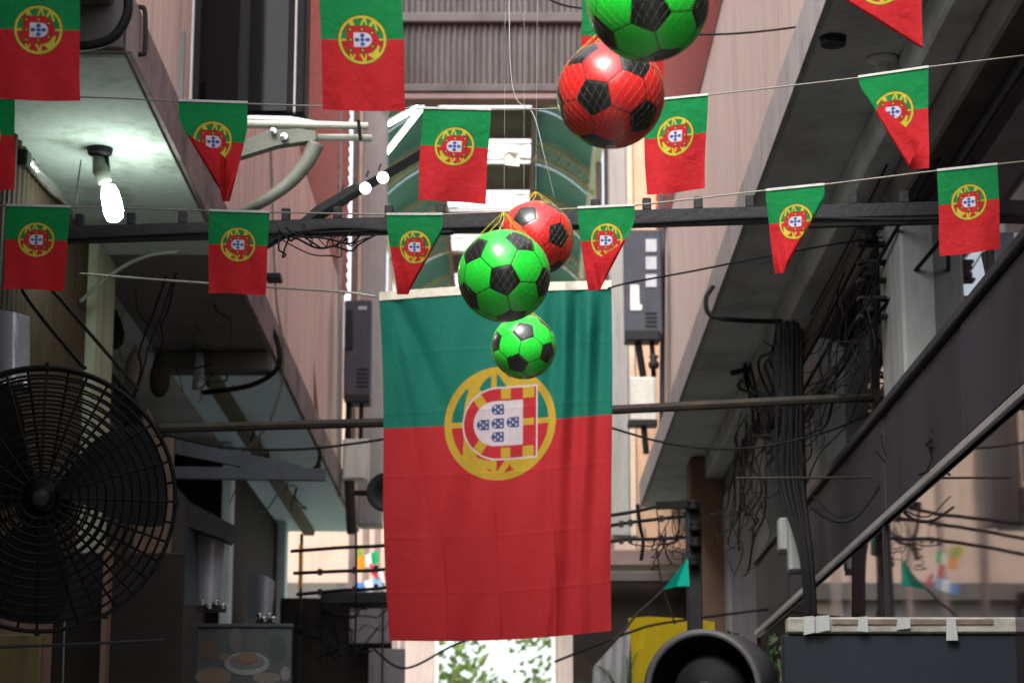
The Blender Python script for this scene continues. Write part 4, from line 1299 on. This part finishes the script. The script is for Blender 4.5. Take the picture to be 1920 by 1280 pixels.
for k in range(3):
    a0 = R(33 + 120 * k)
    vs_, fs_ = [], []
    n, mth = 8, 6
    for i in range(n + 1):
        q = 0.13 + 0.80 * i / n
        half = (0.30 + 0.25 * math.sin(math.pi * min(1, q * .9))) * 1.05
        for j in range(mth + 1):
            b = (j / mth - .5) * 2
            vs_.append(fp(FR * q, a0 + half * b + .25 * q, 0.03 * b * (1.1 - .5 * q)))
    for i in range(n):
        for j in range(mth):
            p = i * (mth + 1) + j
            fs_.append((p, p + 1, p + mth + 2, p + mth + 1))
    part(fan, 'blade', M().add(vs_, fs_), FANBLACK, smooth=True)
part(fan, 'wall_bracket', M().bar(fc - fax * .18, fc - fax * .18 + Vector((-.45, .25, .1)), .05, .05).bar(fc - fax * .18 + Vector((-.2, .1, .04)), fc - fax * .18 + Vector((-.45, .25, -.3)), .03, .03), DARKSTEEL)
wire('two-bend black cable sloping down behind the fan from the left siding', [(30, 520, 8.2), (60, 572, 8.3), (140, 670, 8.6), (160, 690, 8.7)], 4, BLACK)
wire('black cable sloping from the siding down to the dark shop', [(95, 540, 8.6), (190, 650, 9.4), (260, 730, 10.2)], 4, BLACK)
wire('thick black hose curving behind the corner flag', [(240, -10, 7.9), (238, 30, 7.9), (215, 68, 7.9), (180, 84, 7.9), (140, 88, 7.9)], 10, BLACK, 'hose', 'hose')
wire('rusty pipe bend fixed on the upper left wall', [(236, 16, 8.2), (262, 14, 8.2), (272, 24, 8.2), (272, 92, 8.2), (266, 102, 8.2), (238, 100, 8.2)], 5, RUSTSTEEL, 'pipe_bend', 'pipe')
wire('thin dark rod crossing below the fan', [(-20, 1213, 5.6), (150, 1207, 5.6), (306, 1199, 5.6)], 3.2, DARKSTEEL, 'rod', 'rod')
wire('thin pale cord hanging below the fan', [(121, 1160, 6.4), (119, 1220, 6.4), (117, 1300, 6.4)], 2, STRING, 'pull_cord', 'cord')

# grey double arm under the left soffit
da = thing('support_arm', 'blue grey pair of support arms meeting left of the big flag', 'support arm', P(330, 885, 11.5))
part(da, 'lower_arm', M().bar(P(325, 886, 11.5), P(610, 890, 11.5), .05, S(22, 11.5)), SPKGREY)
part(da, 'upper_arm', M().bar(P(330, 838, 11.5), P(560, 884, 11.5), .04, S(26, 11.5)), SPKGREY)

# hanging clutter in the dark left shop
rr = random.Random(11)
for k, (px, py, h, col, lab) in enumerate(((215, 620, 70, SHOPDARK, 'dark cloth bag hanging highest in the shop opening'), (252, 690, 80, BROWN, 'brown cloth bag hanging in the shop opening'), (300, 700, 90, SHOPDARK, 'long dark bag hanging right in the shop opening'), (275, 800, 60, BROWN, 'brown bag hanging low behind the fan'))):
    c = P(px, py, 12.2)
    w = S(20, 12.2); hh = S(h, 12.2)
    solo('hanging_bag', lab, 'bag', M().lathe([(0.004, .02), (.012, 0), (w * .6, -hh * .2), (w, -hh * .55), (w * .9, -hh * .85), (w * .4, -hh), (0, -hh)], (c.x, c.y, c.z + hh / 2), (0, 0, 1), 14), col, smooth=True, group='bags in the left shop')
solo('glass_lantern', 'small pale glass lamp hanging under the left soffit', 'lamp', M().lathe([(0, .0), (S(8, 13), 0), (S(10, 13), -S(20, 13)), (S(12, 13), -S(60, 13)), (S(13, 13), -S(70, 13)), (0, -S(72, 13))], P(374, 662, 13.0), (0, 0, 1), 16), GLOSSGREY, smooth=True)

# menu board bottom left
mb = thing('menu_board', 'grey menu board showing a plate of food at the bottom left', 'sign', P(455, 1330, 10.8))
part(mb, 'board', M().pbox(366, 548, 1176, 1335, 10.8, .03), mat('grey_green_print', (0.05, 0.06, 0.062), 0.6, (0.03, 0.034, 0.035), 0.6, 5.0, bump=0.02))
part(mb, 'top_frame', M().pbox(364, 550, 1168, 1175, 10.79, .04), SPKGREY)
def disc(px, py, rx, ry, Y, th=.003):
    return M().quadsheet([P(px + rx * math.cos(2 * math.pi * k / 28), py + ry * math.sin(2 * math.pi * k / 28), Y) for k in range(28)], th, (0, 1, 0))
for _k, (_x, _y, _a, _b, _c) in enumerate(((520, 1215, 16, 26, (.03, .05, .035)), (500, 1270, 26, 10, (.16, .14, .10)), (390, 1215, 14, 20, (.10, .05, .035)), (535, 1262, 9, 14, (.16, .16, .15)), (420, 1230, 10, 8, (.12, .10, .05)))):
    part(mb, 'printed_dish', disc(_x, _y, _a, _b, 10.798 - .0006 * _k, .0005), mat('dish_print', _c, 0.6, None, 0.8, 40.0, bump=0.02))
part(mb, 'printed_plate', disc(463, 1243, 42, 22, 10.796), mat('plate_print', (0.20, 0.21, 0.21), 0.6, bump=0))
part(mb, 'printed_plate_well', disc(463, 1239, 34, 14, 10.793), mat('plate_well_print', (0.10, 0.105, 0.11), 0.6, bump=0))
part(mb, 'printed_food', disc(464, 1232, 20, 11, 10.790), mat('food_print', (0.15, 0.085, 0.05), 0.6, (0.12, 0.06, 0.03), 0.8, 40.0, bump=0.02))
part(mb, 'printed_food', disc(400, 1268, 34, 18, 10.794), mat('bread_print', (0.14, 0.10, 0.065), 0.6, (0.16, 0.09, 0.05), 0.8, 30.0, bump=0.02))
part(mb, 'printed_bottle', disc(442, 1198, 12, 24, 10.797), mat('bottle_print', (0.09, 0.08, 0.078), 0.6, bump=0))

# lower left wall pieces seen round the fan
solo('door_post', 'brown timber door post under the fan', 'post', M().pbox(180, 205, 1020, 1400, 8.8, .1), TAN)
solo('counter_front', 'dark counter front below the fan', 'counter', M().pbox(80, 345, 1035, 1600, 9.0, .05), SHOPDARK)
solo('shop_panel', 'olive brown painted panel at the bottom left corner', 'panel', M().pbox(-80, 78, 1188, 1500, 8.6, .05), mat('ochre_panel', (0.12, 0.09, 0.025), 0.7, (0.05, 0.035, 0.02), 0.8, 8.0, (1, 1, .2)))
solo('pink_panel', 'dull pinkish tan wall panel right of the fan', 'panel', M().pbox(245, 326, 820, 1120, 11.4, .05), TAN)

# ------------------------------------------------------------------ cables across the lower middle
for lab, pts in (('highest black cable strung across behind the big flag bottom', [(545, 1033, 13.0), (640, 1026, 13.0), (740, 1020, 13.0), (950, 990, 13.0), (1150, 965, 13.0), (1230, 950, 13.0), (1292, 938, 13.0)]),
                 ('middle black cable strung across behind the big flag bottom', [(550, 1074, 13.0), (640, 1070, 13.0), (740, 1064, 13.0), (950, 1020, 13.0), (1150, 984, 13.0), (1230, 973, 13.0), (1296, 966, 13.0)]),
                 ('lowest black cable strung across behind the big flag bottom', [(556, 1114, 13.0), (640, 1106, 13.0), (740, 1098, 13.0), (950, 1050, 13.0), (1150, 1014, 13.0), (1230, 1010, 13.0), (1298, 1006, 13.0)])):
    o = wire(lab, pts, 3.6, BLACK)
    if 'middle' in lab or 'lowest' in lab:
        for px in (1165, 1182, 1240, 600, 665, 705):
            i = min(range(len(pts) - 1), key=lambda j: abs((pts[j][0] + pts[j + 1][0]) / 2 - px))
            t = (px - pts[i][0]) / (pts[i + 1][0] - pts[i][0])
            q = P(px, pts[i][1] * (1 - t) + pts[i + 1][1] * t, 13.0)
            c = mesh_obj('cable_clip', M().bar(q - Vector((.012, 0, .0)), q + Vector((.012, 0, .0)), .035, .035), SPKDARK, o.location)
            c.parent = o
wire('thin vertical wire hanging at the left of the big flag bottom', [(668, 1000, 13.0), (668, 1120, 13.0), (664, 1240, 13.0)], 2, BLACK)
wire('dark cable hanging from the far right ledge corner', [(1195, 945, 13.1), (1200, 985, 13.1), (1206, 1015, 13.1), (1202, 1050, 13.1)], 4, BLACK)
wire('thin black wire sagging across the bright doorway', [(700, 1215, 14), (760, 1252, 14), (860, 1205, 14), (960, 1180, 14)], 2.4, BLACK)
wire('dark wire crossing the bottom behind the yellow tarp', [(1040, 1240, 13.6), (1180, 1185, 13.6), (1260, 1165, 13.6), (1500, 1135, 13.6), (1640, 1128, 13.6)], 2.6, BLACK)
up_ = thing('utility_post', 'dark utility post with insulators beside teal pennant', 'post', P(1303, 1300, 12.6))
part(up_, 'post', M().pbox(1292, 1314, 940, 1330, 12.6, .06), DARKSTEEL)
for y in (945, 985, 1015, 1050):
    part(up_, 'insulator', M().lathe([(0, 0), (S(11, 12.6), 0), (S(13, 12.6), .02), (S(8, 12.6), .035), (S(12, 12.6), .05), (0, .06)], P(1300 + (y % 3) * 4, y + 12, 12.56), (0, 0, 1), 14), BLACK, smooth=True)
part(up_, 'crossarm', M().bar(P(1230, 948, 12.6), P(1310, 944, 12.6), .04, .04), BLACK)
pn = thing('pennant', 'teal triangular pennant tied to the dark post', 'pennant', P(1292, 1100, 12.4))
part(pn, 'cloth', M().quadsheet([P(1242, 1106, 12.4), P(1290, 1044, 12.38), P(1293, 1098, 12.36), P(1268, 1099, 12.42)], .002, (0, 1, 0)), TEAL)
solo('pennant', 'narrow teal pennant strip right of the dark post', 'pennant', M().quadsheet([P(1301, 1008, 12.8), P(1311, 1002, 12.8), P(1310, 1040, 12.82), P(1302, 1042, 12.8)], .002, (0, 1, 0)), TEAL)
wire('pale knotted cord from the teal pennant down to the tarp', [(1245, 1104, 12.4), (1220, 1128, 12.4), (1195, 1150, 12.4), (1170, 1180, 12.4), (1130, 1220, 12.4)], 2.6, RUSTSTEEL, 'knotted_rope', 'rope')
wire('thin pale wire hanging in the dark under the far lintel', [(1232, 1030, 13.4), (1240, 1090, 13.4), (1256, 1140, 13.4), (1266, 1170, 13.4)], 2, RUSTSTEEL)
solo('yellow_tarp', 'yellow tarp hanging at the bottom right of the big flag', 'tarp', M().quadsheet([P(1178, 1158, 14.5), P(1215, 1155, 14.45), P(1300, 1160, 14.5), P(1340, 1165, 14.5), P(1340, 1340, 14.5), P(1186, 1340, 14.5), P(1184, 1230, 14.53)], .004, (0, 1, 0)), YELLOW)
m = M(); vs_, fs_ = [], []
for i in range(15):
    t = i / 14
    px = 1112 + 70 * t
    top = 1250 - 78 * t
    d = .03 * math.sin(t * 22)
    vs_ += [P(px, top, 15.0 + d), P(px - 6, 1340, 15.0 + d)]
for i in range(14): fs_.append((2 * i, 2 * i + 1, 2 * i + 3, 2 * i + 2))
solo('white_curtain', 'white pleated curtain left of the yellow tarp', 'curtain', m.add(vs_, fs_), WHITECLOTH)

# dark shop front under the far lintel
dk = thing('dark_stall', 'dark stall front under the gateway lintel on the right', 'stall', P(1220, 1330, 19.0))
part(dk, 'back_panel', M().pbox(1076, 1330, 1078, 1500, 19.2, .1), SHOPDARK)
part(dk, 'valance', M().pbox(1110, 1330, 1070, 1090, 19.0, .1), CONC_D)
dk2 = thing('dark_stall', 'dark stall cluttered with frames left of the big flag bottom', 'stall', P(640, 1330, 18.0))
part(dk2, 'back_panel', M().pbox(515, 735, 1120, 1600, 18.2, .1), SHOPDARK)
part(dk2, 'valance', M().pbox(600, 740, 1108, 1132, 18.0, .1), SPKDARK)
part(dk2, 'grey_panel', M().pbox(655, 735, 1140, 1205, 17.95, .03), MAUVEWALL)
part(dk2, 'grey_panel', M().pbox(690, 760, 1215, 1330, 17.9, .03), MAUVEWALL)
part(dk2, 'frame_bar', M().pbox(714, 720, 1130, 1330, 17.85, .02), SPKDARK)
part(dk2, 'post', M().pbox(556, 568, 1000, 1330, 17.8, .05), SPKDARK)
solo('yellow_sign', 'thin yellow sign post left of the bright gap', 'sign', M().pbox(559, 567, 1020, 1102, 17.7, .03), mat('yellow_orange_paint', (0.70, 0.38, 0.03), 0.5, bump=0))
FLG = [((0.75, 0.30, 0.02), (0.75, 0.75, 0.72), (0.02, 0.40, 0.14)), ((0.10, 0.25, 0.55), (0.75, 0.76, 0.78), (0.30, 0.45, 0.65)), ((0.60, 0.03, 0.04), (0.75, 0.72, 0.72), (0.60, 0.03, 0.04)), ((0.55, 0.50, 0.03), (0.30, 0.40, 0.08), (0.5, 0.45, 0.1))]
def flat_mat(k, c): return cloth_mat('far_flag_cloth', None, c, 0.35)
for k, (a, lab) in enumerate((((688, 1050, 40, -16), 'small orange white and green flag far behind the cables'), ((690, 1098, 46, -14), 'small pale blue and white flag far behind the cables'), ((712, 1078, 40, 26), 'small red and white flag beside the big flag edge'), ((668, 1034, 24, 4), 'small yellow flag far behind the top cable'))):
    x, y, w, dy = a
    t = thing('small_flag', lab, 'flag', P(x, y, 24), 'small flags of other countries')
    for j in range(3):
        x0, x1 = x + w * j / 3 - w / 2, x + w * (j + 1) / 3 - w / 2
        y0, y1 = y + dy * (j / 3 - .5), y + dy * ((j + 1) / 3 - .5)
        part(t, 'stripe', M().quadsheet([P(x0, y0 - 11, 24 + .02 * j), P(x1, y1 - 11, 24), P(x1 + 4, y1 + 11, 24), P(x0 + 4, y0 + 11, 24 + .02 * j)], .004, (0, 1, 0)), flat_mat(k, FLG[k][j]))

# ------------------------------------------------------------------ drum fan bottom right
DY = 6.6
dc = P(1318, 1296, DY)
df = thing('drum_fan', 'dark round drum fan at the bottom right of centre', 'fan', dc - Vector((0, 0, S(135, DY))))
dax = Vector((-0.42, -1, -.05)).normalized()
ro, ri = S(112, DY), S(102, DY)
part(df, 'shroud', M().lathe([(ro, .0), (ro + .006, .006), (ri + .004, .01), (ri, .0), (ri, -.2), (ro, -.2), (ro, 0)], dc, dax, 56), mat('grey_fan_drum', (0.05, 0.047, 0.05), 0.6, (0.025, 0.025, 0.025), 0.6, 9.0, bump=0.05), smooth=True)
part(df, 'lining', M().lathe([(ri - .002, .004), (ri - .004, -.05), (ri - .006, -.195), (S(60, DY), -.195)], dc, dax, 48), BLACK, smooth=True)
part(df, 'inner_drum', M().lathe([(0, -.02), (S(60, DY), -.03), (S(70, DY), -.06), (S(66, DY), -.16), (0, -.17)], dc, dax, 40), BLACK, smooth=True)
part(df, 'hub', M().lathe([(0, 0), (S(18, DY), -.005), (S(22, DY), -.03), (0, -.035)], dc, dax, 24), SPKDARK, smooth=True)
dsx = dax.orthogonal().normalized(); dsy = dax.cross(dsx)
for k in range(4):
    a = 2 * math.pi * k / 4 + .7
    d = dsx * math.cos(a) + dsy * math.sin(a)
    part(df, 'strut', M().bar(dc + d * S(60, DY) - dax * .1, dc + d * ri - dax * .1, .05, .012), SPKDARK)

# ------------------------------------------------------------------ dark signboard bottom right
SY = 7.0
sg = thing('signboard', 'dark blue grey signboard with a pale taped top rail at the bottom right', 'sign', P(1700, 1500, SY))
part(sg, 'panel', M().pbox(1480, 2000, 1188, 1700, SY, .05), mat('dark_blue_grey_board', (0.012, 0.016, 0.021), 0.5, (0.008, 0.010, 0.013), 0.7, 3.0, (1, 1, .3), bump=0.05, spec=0.15))
part(sg, 'top_rail', M().pbox(1477, 2000, 1156, 1186.5, SY - .012, .07), mat('stained_cream_rail', (0.24, 0.23, 0.205), 0.7, (0.09, 0.07, 0.045), 0.9, 7.0, (1, 1, 2), bump=0.1, contrast=0.46))
part(sg, 'rust_groove', M().pbox(1560, 1862, 1160, 1170, SY - .016, .004), mat('rusty_groove', (0.09, 0.065, 0.045), 0.8, (0.16, 0.14, 0.11), 0.7, 20.0))
for a, b, c, d in ((1507, 1527, 1155, 1190), (1530, 1556, 1154, 1186), (1610, 1629, 1156, 1182), (1775, 1793, 1158, 1200), (1683, 1704, 1158, 1180)):
    part(sg, 'tape', M().quadsheet([P(a, c, SY - .021), P(b + rng.uniform(-3, 3), c + rng.uniform(-2, 3), SY - .021), P(b + rng.uniform(-4, 4), d + rng.uniform(-6, 4), SY - .021), P(a + rng.uniform(-3, 3), d, SY - .021)], .004, (0, 1, 0)), PILASTER)

# ------------------------------------------------------------------ plants bottom
def shrub(label, px, py, Y, w, h, seed, n=160):
    r = random.Random(seed)
    c = P(px, py, Y)
    t = thing('shrub', label, 'plant', c)
    ww, hh = S(w, Y), S(h, Y)
    part(t, 'stem', M().tube([c, c + Vector((.02, 0, hh * .5)), c + Vector((-.01, 0, hh))], .006, 5).tube([c, c + Vector((.3 * ww, 0, hh * .8))], .004, 5), BARK)
    m = M()
    leaf_crown(m, (c.x, c.y, c.z + hh * .6), ww * .5, ww * .4, hh * .5, n, .022, r)
    part(t, 'foliage', m, LEAF_D)
shrub('dark green shrub seen through the drum fan', 1368, 1290, 9.5, 80, 95, 1)
shrub('dark green shrub left of the signboard', 1458, 1330, 10.0, 60, 130, 2)
pl = thing('palm_plant', 'dark palm fronds in front of the white curtain', 'plant', P(1180, 1330, 13.0))
r = random.Random(5)
for k in range(9):
    a = R(20 + 140 * k / 8 + r.uniform(-8, 8))
    L = S(r.uniform(80, 115), 13)
    b0 = P(1175 + r.uniform(-15, 15), 1325, 13.0)
    m = M()
    pts = [b0 + Vector((math.cos(a) * L * t, -.03 * k / 9, math.sin(a) * L * t - .35 * L * t * t * abs(math.cos(a)))) for t in [i / 14 for i in range(15)]]
    m.tube(pts, .003, 4)
    for i in range(3, 15):
        d = (pts[i] - pts[i - 1]).normalized()
        for s in (-1, 1):
            side = Vector((-d.z, .3 * s, d.x)) * s
            e = pts[i] + (d * .75 + side * .65).normalized() * .10 * (1 - .4 * i / 14)
            w2 = Vector((0, 0, .003))
            m.add([pts[i] - w2, pts[i] + w2, e], [(0, 1, 2)])
    part(pl, 'frond', m, LEAF_D)

# ------------------------------------------------------------------ tangles of thin wire
def tangle(label, strands, depth, seed, rmin=0.8, rmax=2.2, jit=16):
    r = random.Random(seed)
    a = strands[0][0]
    t = thing('wire_tangle', label, 'wires', P(a[0], a[1], depth(a[0])))
    for st in strands:
        pts = []
        for i in range(len(st) - 1):
            (x0, y0), (x1, y1) = st[i], st[i + 1]
            for k in range(3):
                q = k / 3
                j = jit if (i or k) else 0
                pts.append((x0 + (x1 - x0) * q + r.uniform(-j, j), y0 + (y1 - y0) * q + r.uniform(-j, j) + 14 * math.sin(math.pi * q)))
        pts.append(st[-1])
        w = [P(x, y, depth(x) + r.uniform(-.04, .04)) for x, y in pts]
        part(t, 'strand', M().tube(spline(w, 5), S(r.uniform(rmin, rmax), depth(a[0])), 5), BLACK, smooth=True)
    return t


def rnd_strands(seed, n, starts, ends, mids=1):
    r = random.Random(seed)
    out = []
    for _ in range(n):
        a = (r.uniform(starts[0], starts[1]), r.uniform(starts[2], starts[3]))
        b = (r.uniform(ends[0], ends[1]), r.uniform(ends[2], ends[3]))
        c = [((a[0] + b[0]) / 2 + r.uniform(-30, 30), (a[1] + b[1]) / 2 + r.uniform(-10, 50)) for _ in range(mids)]
        out.append([a] + c + [b])
    return out


dR = lambda px: 1.40 * F / max(300, px - 960)
dL = lambda px: 1.72 * F / max(300, 960 - px)
tangle('loose wires hanging between the insulator rack and cable bundle', rnd_strands(1, 16, (1560, 1660, 470, 640), (1450, 1530, 700, 950)), dR, 1, .8, 2.2, 18)
tangle('loose wires hanging down the far end of the right arcade', rnd_strands(2, 16, (1360, 1450, 760, 830), (1330, 1420, 960, 1080)), dR, 2, .8, 2.2, 18)
tangle('messy wires trailing over the spandrel by the right post', rnd_strands(3, 9, (1640, 1690, 760, 860), (1660, 1780, 880, 1000)), lambda px: 9.2, 3)
tangle('messy wires under the brown part of the left soffit', rnd_strands(4, 10, (380, 460, 540, 640), (340, 500, 660, 760)), dL, 4)
tangle('messy wires along the far edge of the left ledge', rnd_strands(5, 8, (480, 560, 700, 860), (430, 600, 830, 960)), dL, 5, jit=10)
tangle('thin wires tangled on the dark utility post', rnd_strands(6, 12, (1200, 1300, 945, 1000), (1180, 1320, 985, 1080)), lambda px: 12.7, 6, .6, 1.6, 10)
tangle('dark wires tangled over the stall left of the big flag', rnd_strands(7, 14, (560, 640, 1110, 1180), (600, 735, 1130, 1280)), lambda px: 17.4, 7, .8, 2.2, 12)
tangle('thin wires hanging over the dark shop above the fan', rnd_strands(8, 8, (180, 330, 500, 560), (180, 360, 640, 800)), lambda px: 11.2, 8)

tangle('heavy black wires looping from the right soffit to the cable bundle', rnd_strands(9, 9, (1340, 1470, 600, 690), (1455, 1500, 690, 860)), dR, 9, 1.4, 3.0, 16)
tangle('black wires drooping between spandrel and shop glass on the right', rnd_strands(10, 8, (1700, 1860, 720, 800), (1690, 1780, 800, 900)), lambda px: 8.2, 10, .9, 2.4, 14)
tangle('black wires hanging along the upper beam left of centre', rnd_strands(11, 8, (500, 620, 425, 440), (540, 720, 428, 452)), lambda px: 7.45, 11, 1.0, 2.6, 7)
wire('long black cable drooping from left arms behind the big flag', [(300, 812, 11.0), (420, 838, 11.0), (560, 842, 11.0), (700, 826, 11.0), (840, 800, 11.0)], 2.6, BLACK)
wire('black cable drooping between the flag and the right post', [(1140, 800, 10.4), (1260, 832, 10.4), (1400, 840, 10.4), (1540, 812, 10.4), (1660, 764, 10.2)], 2.4, BLACK)
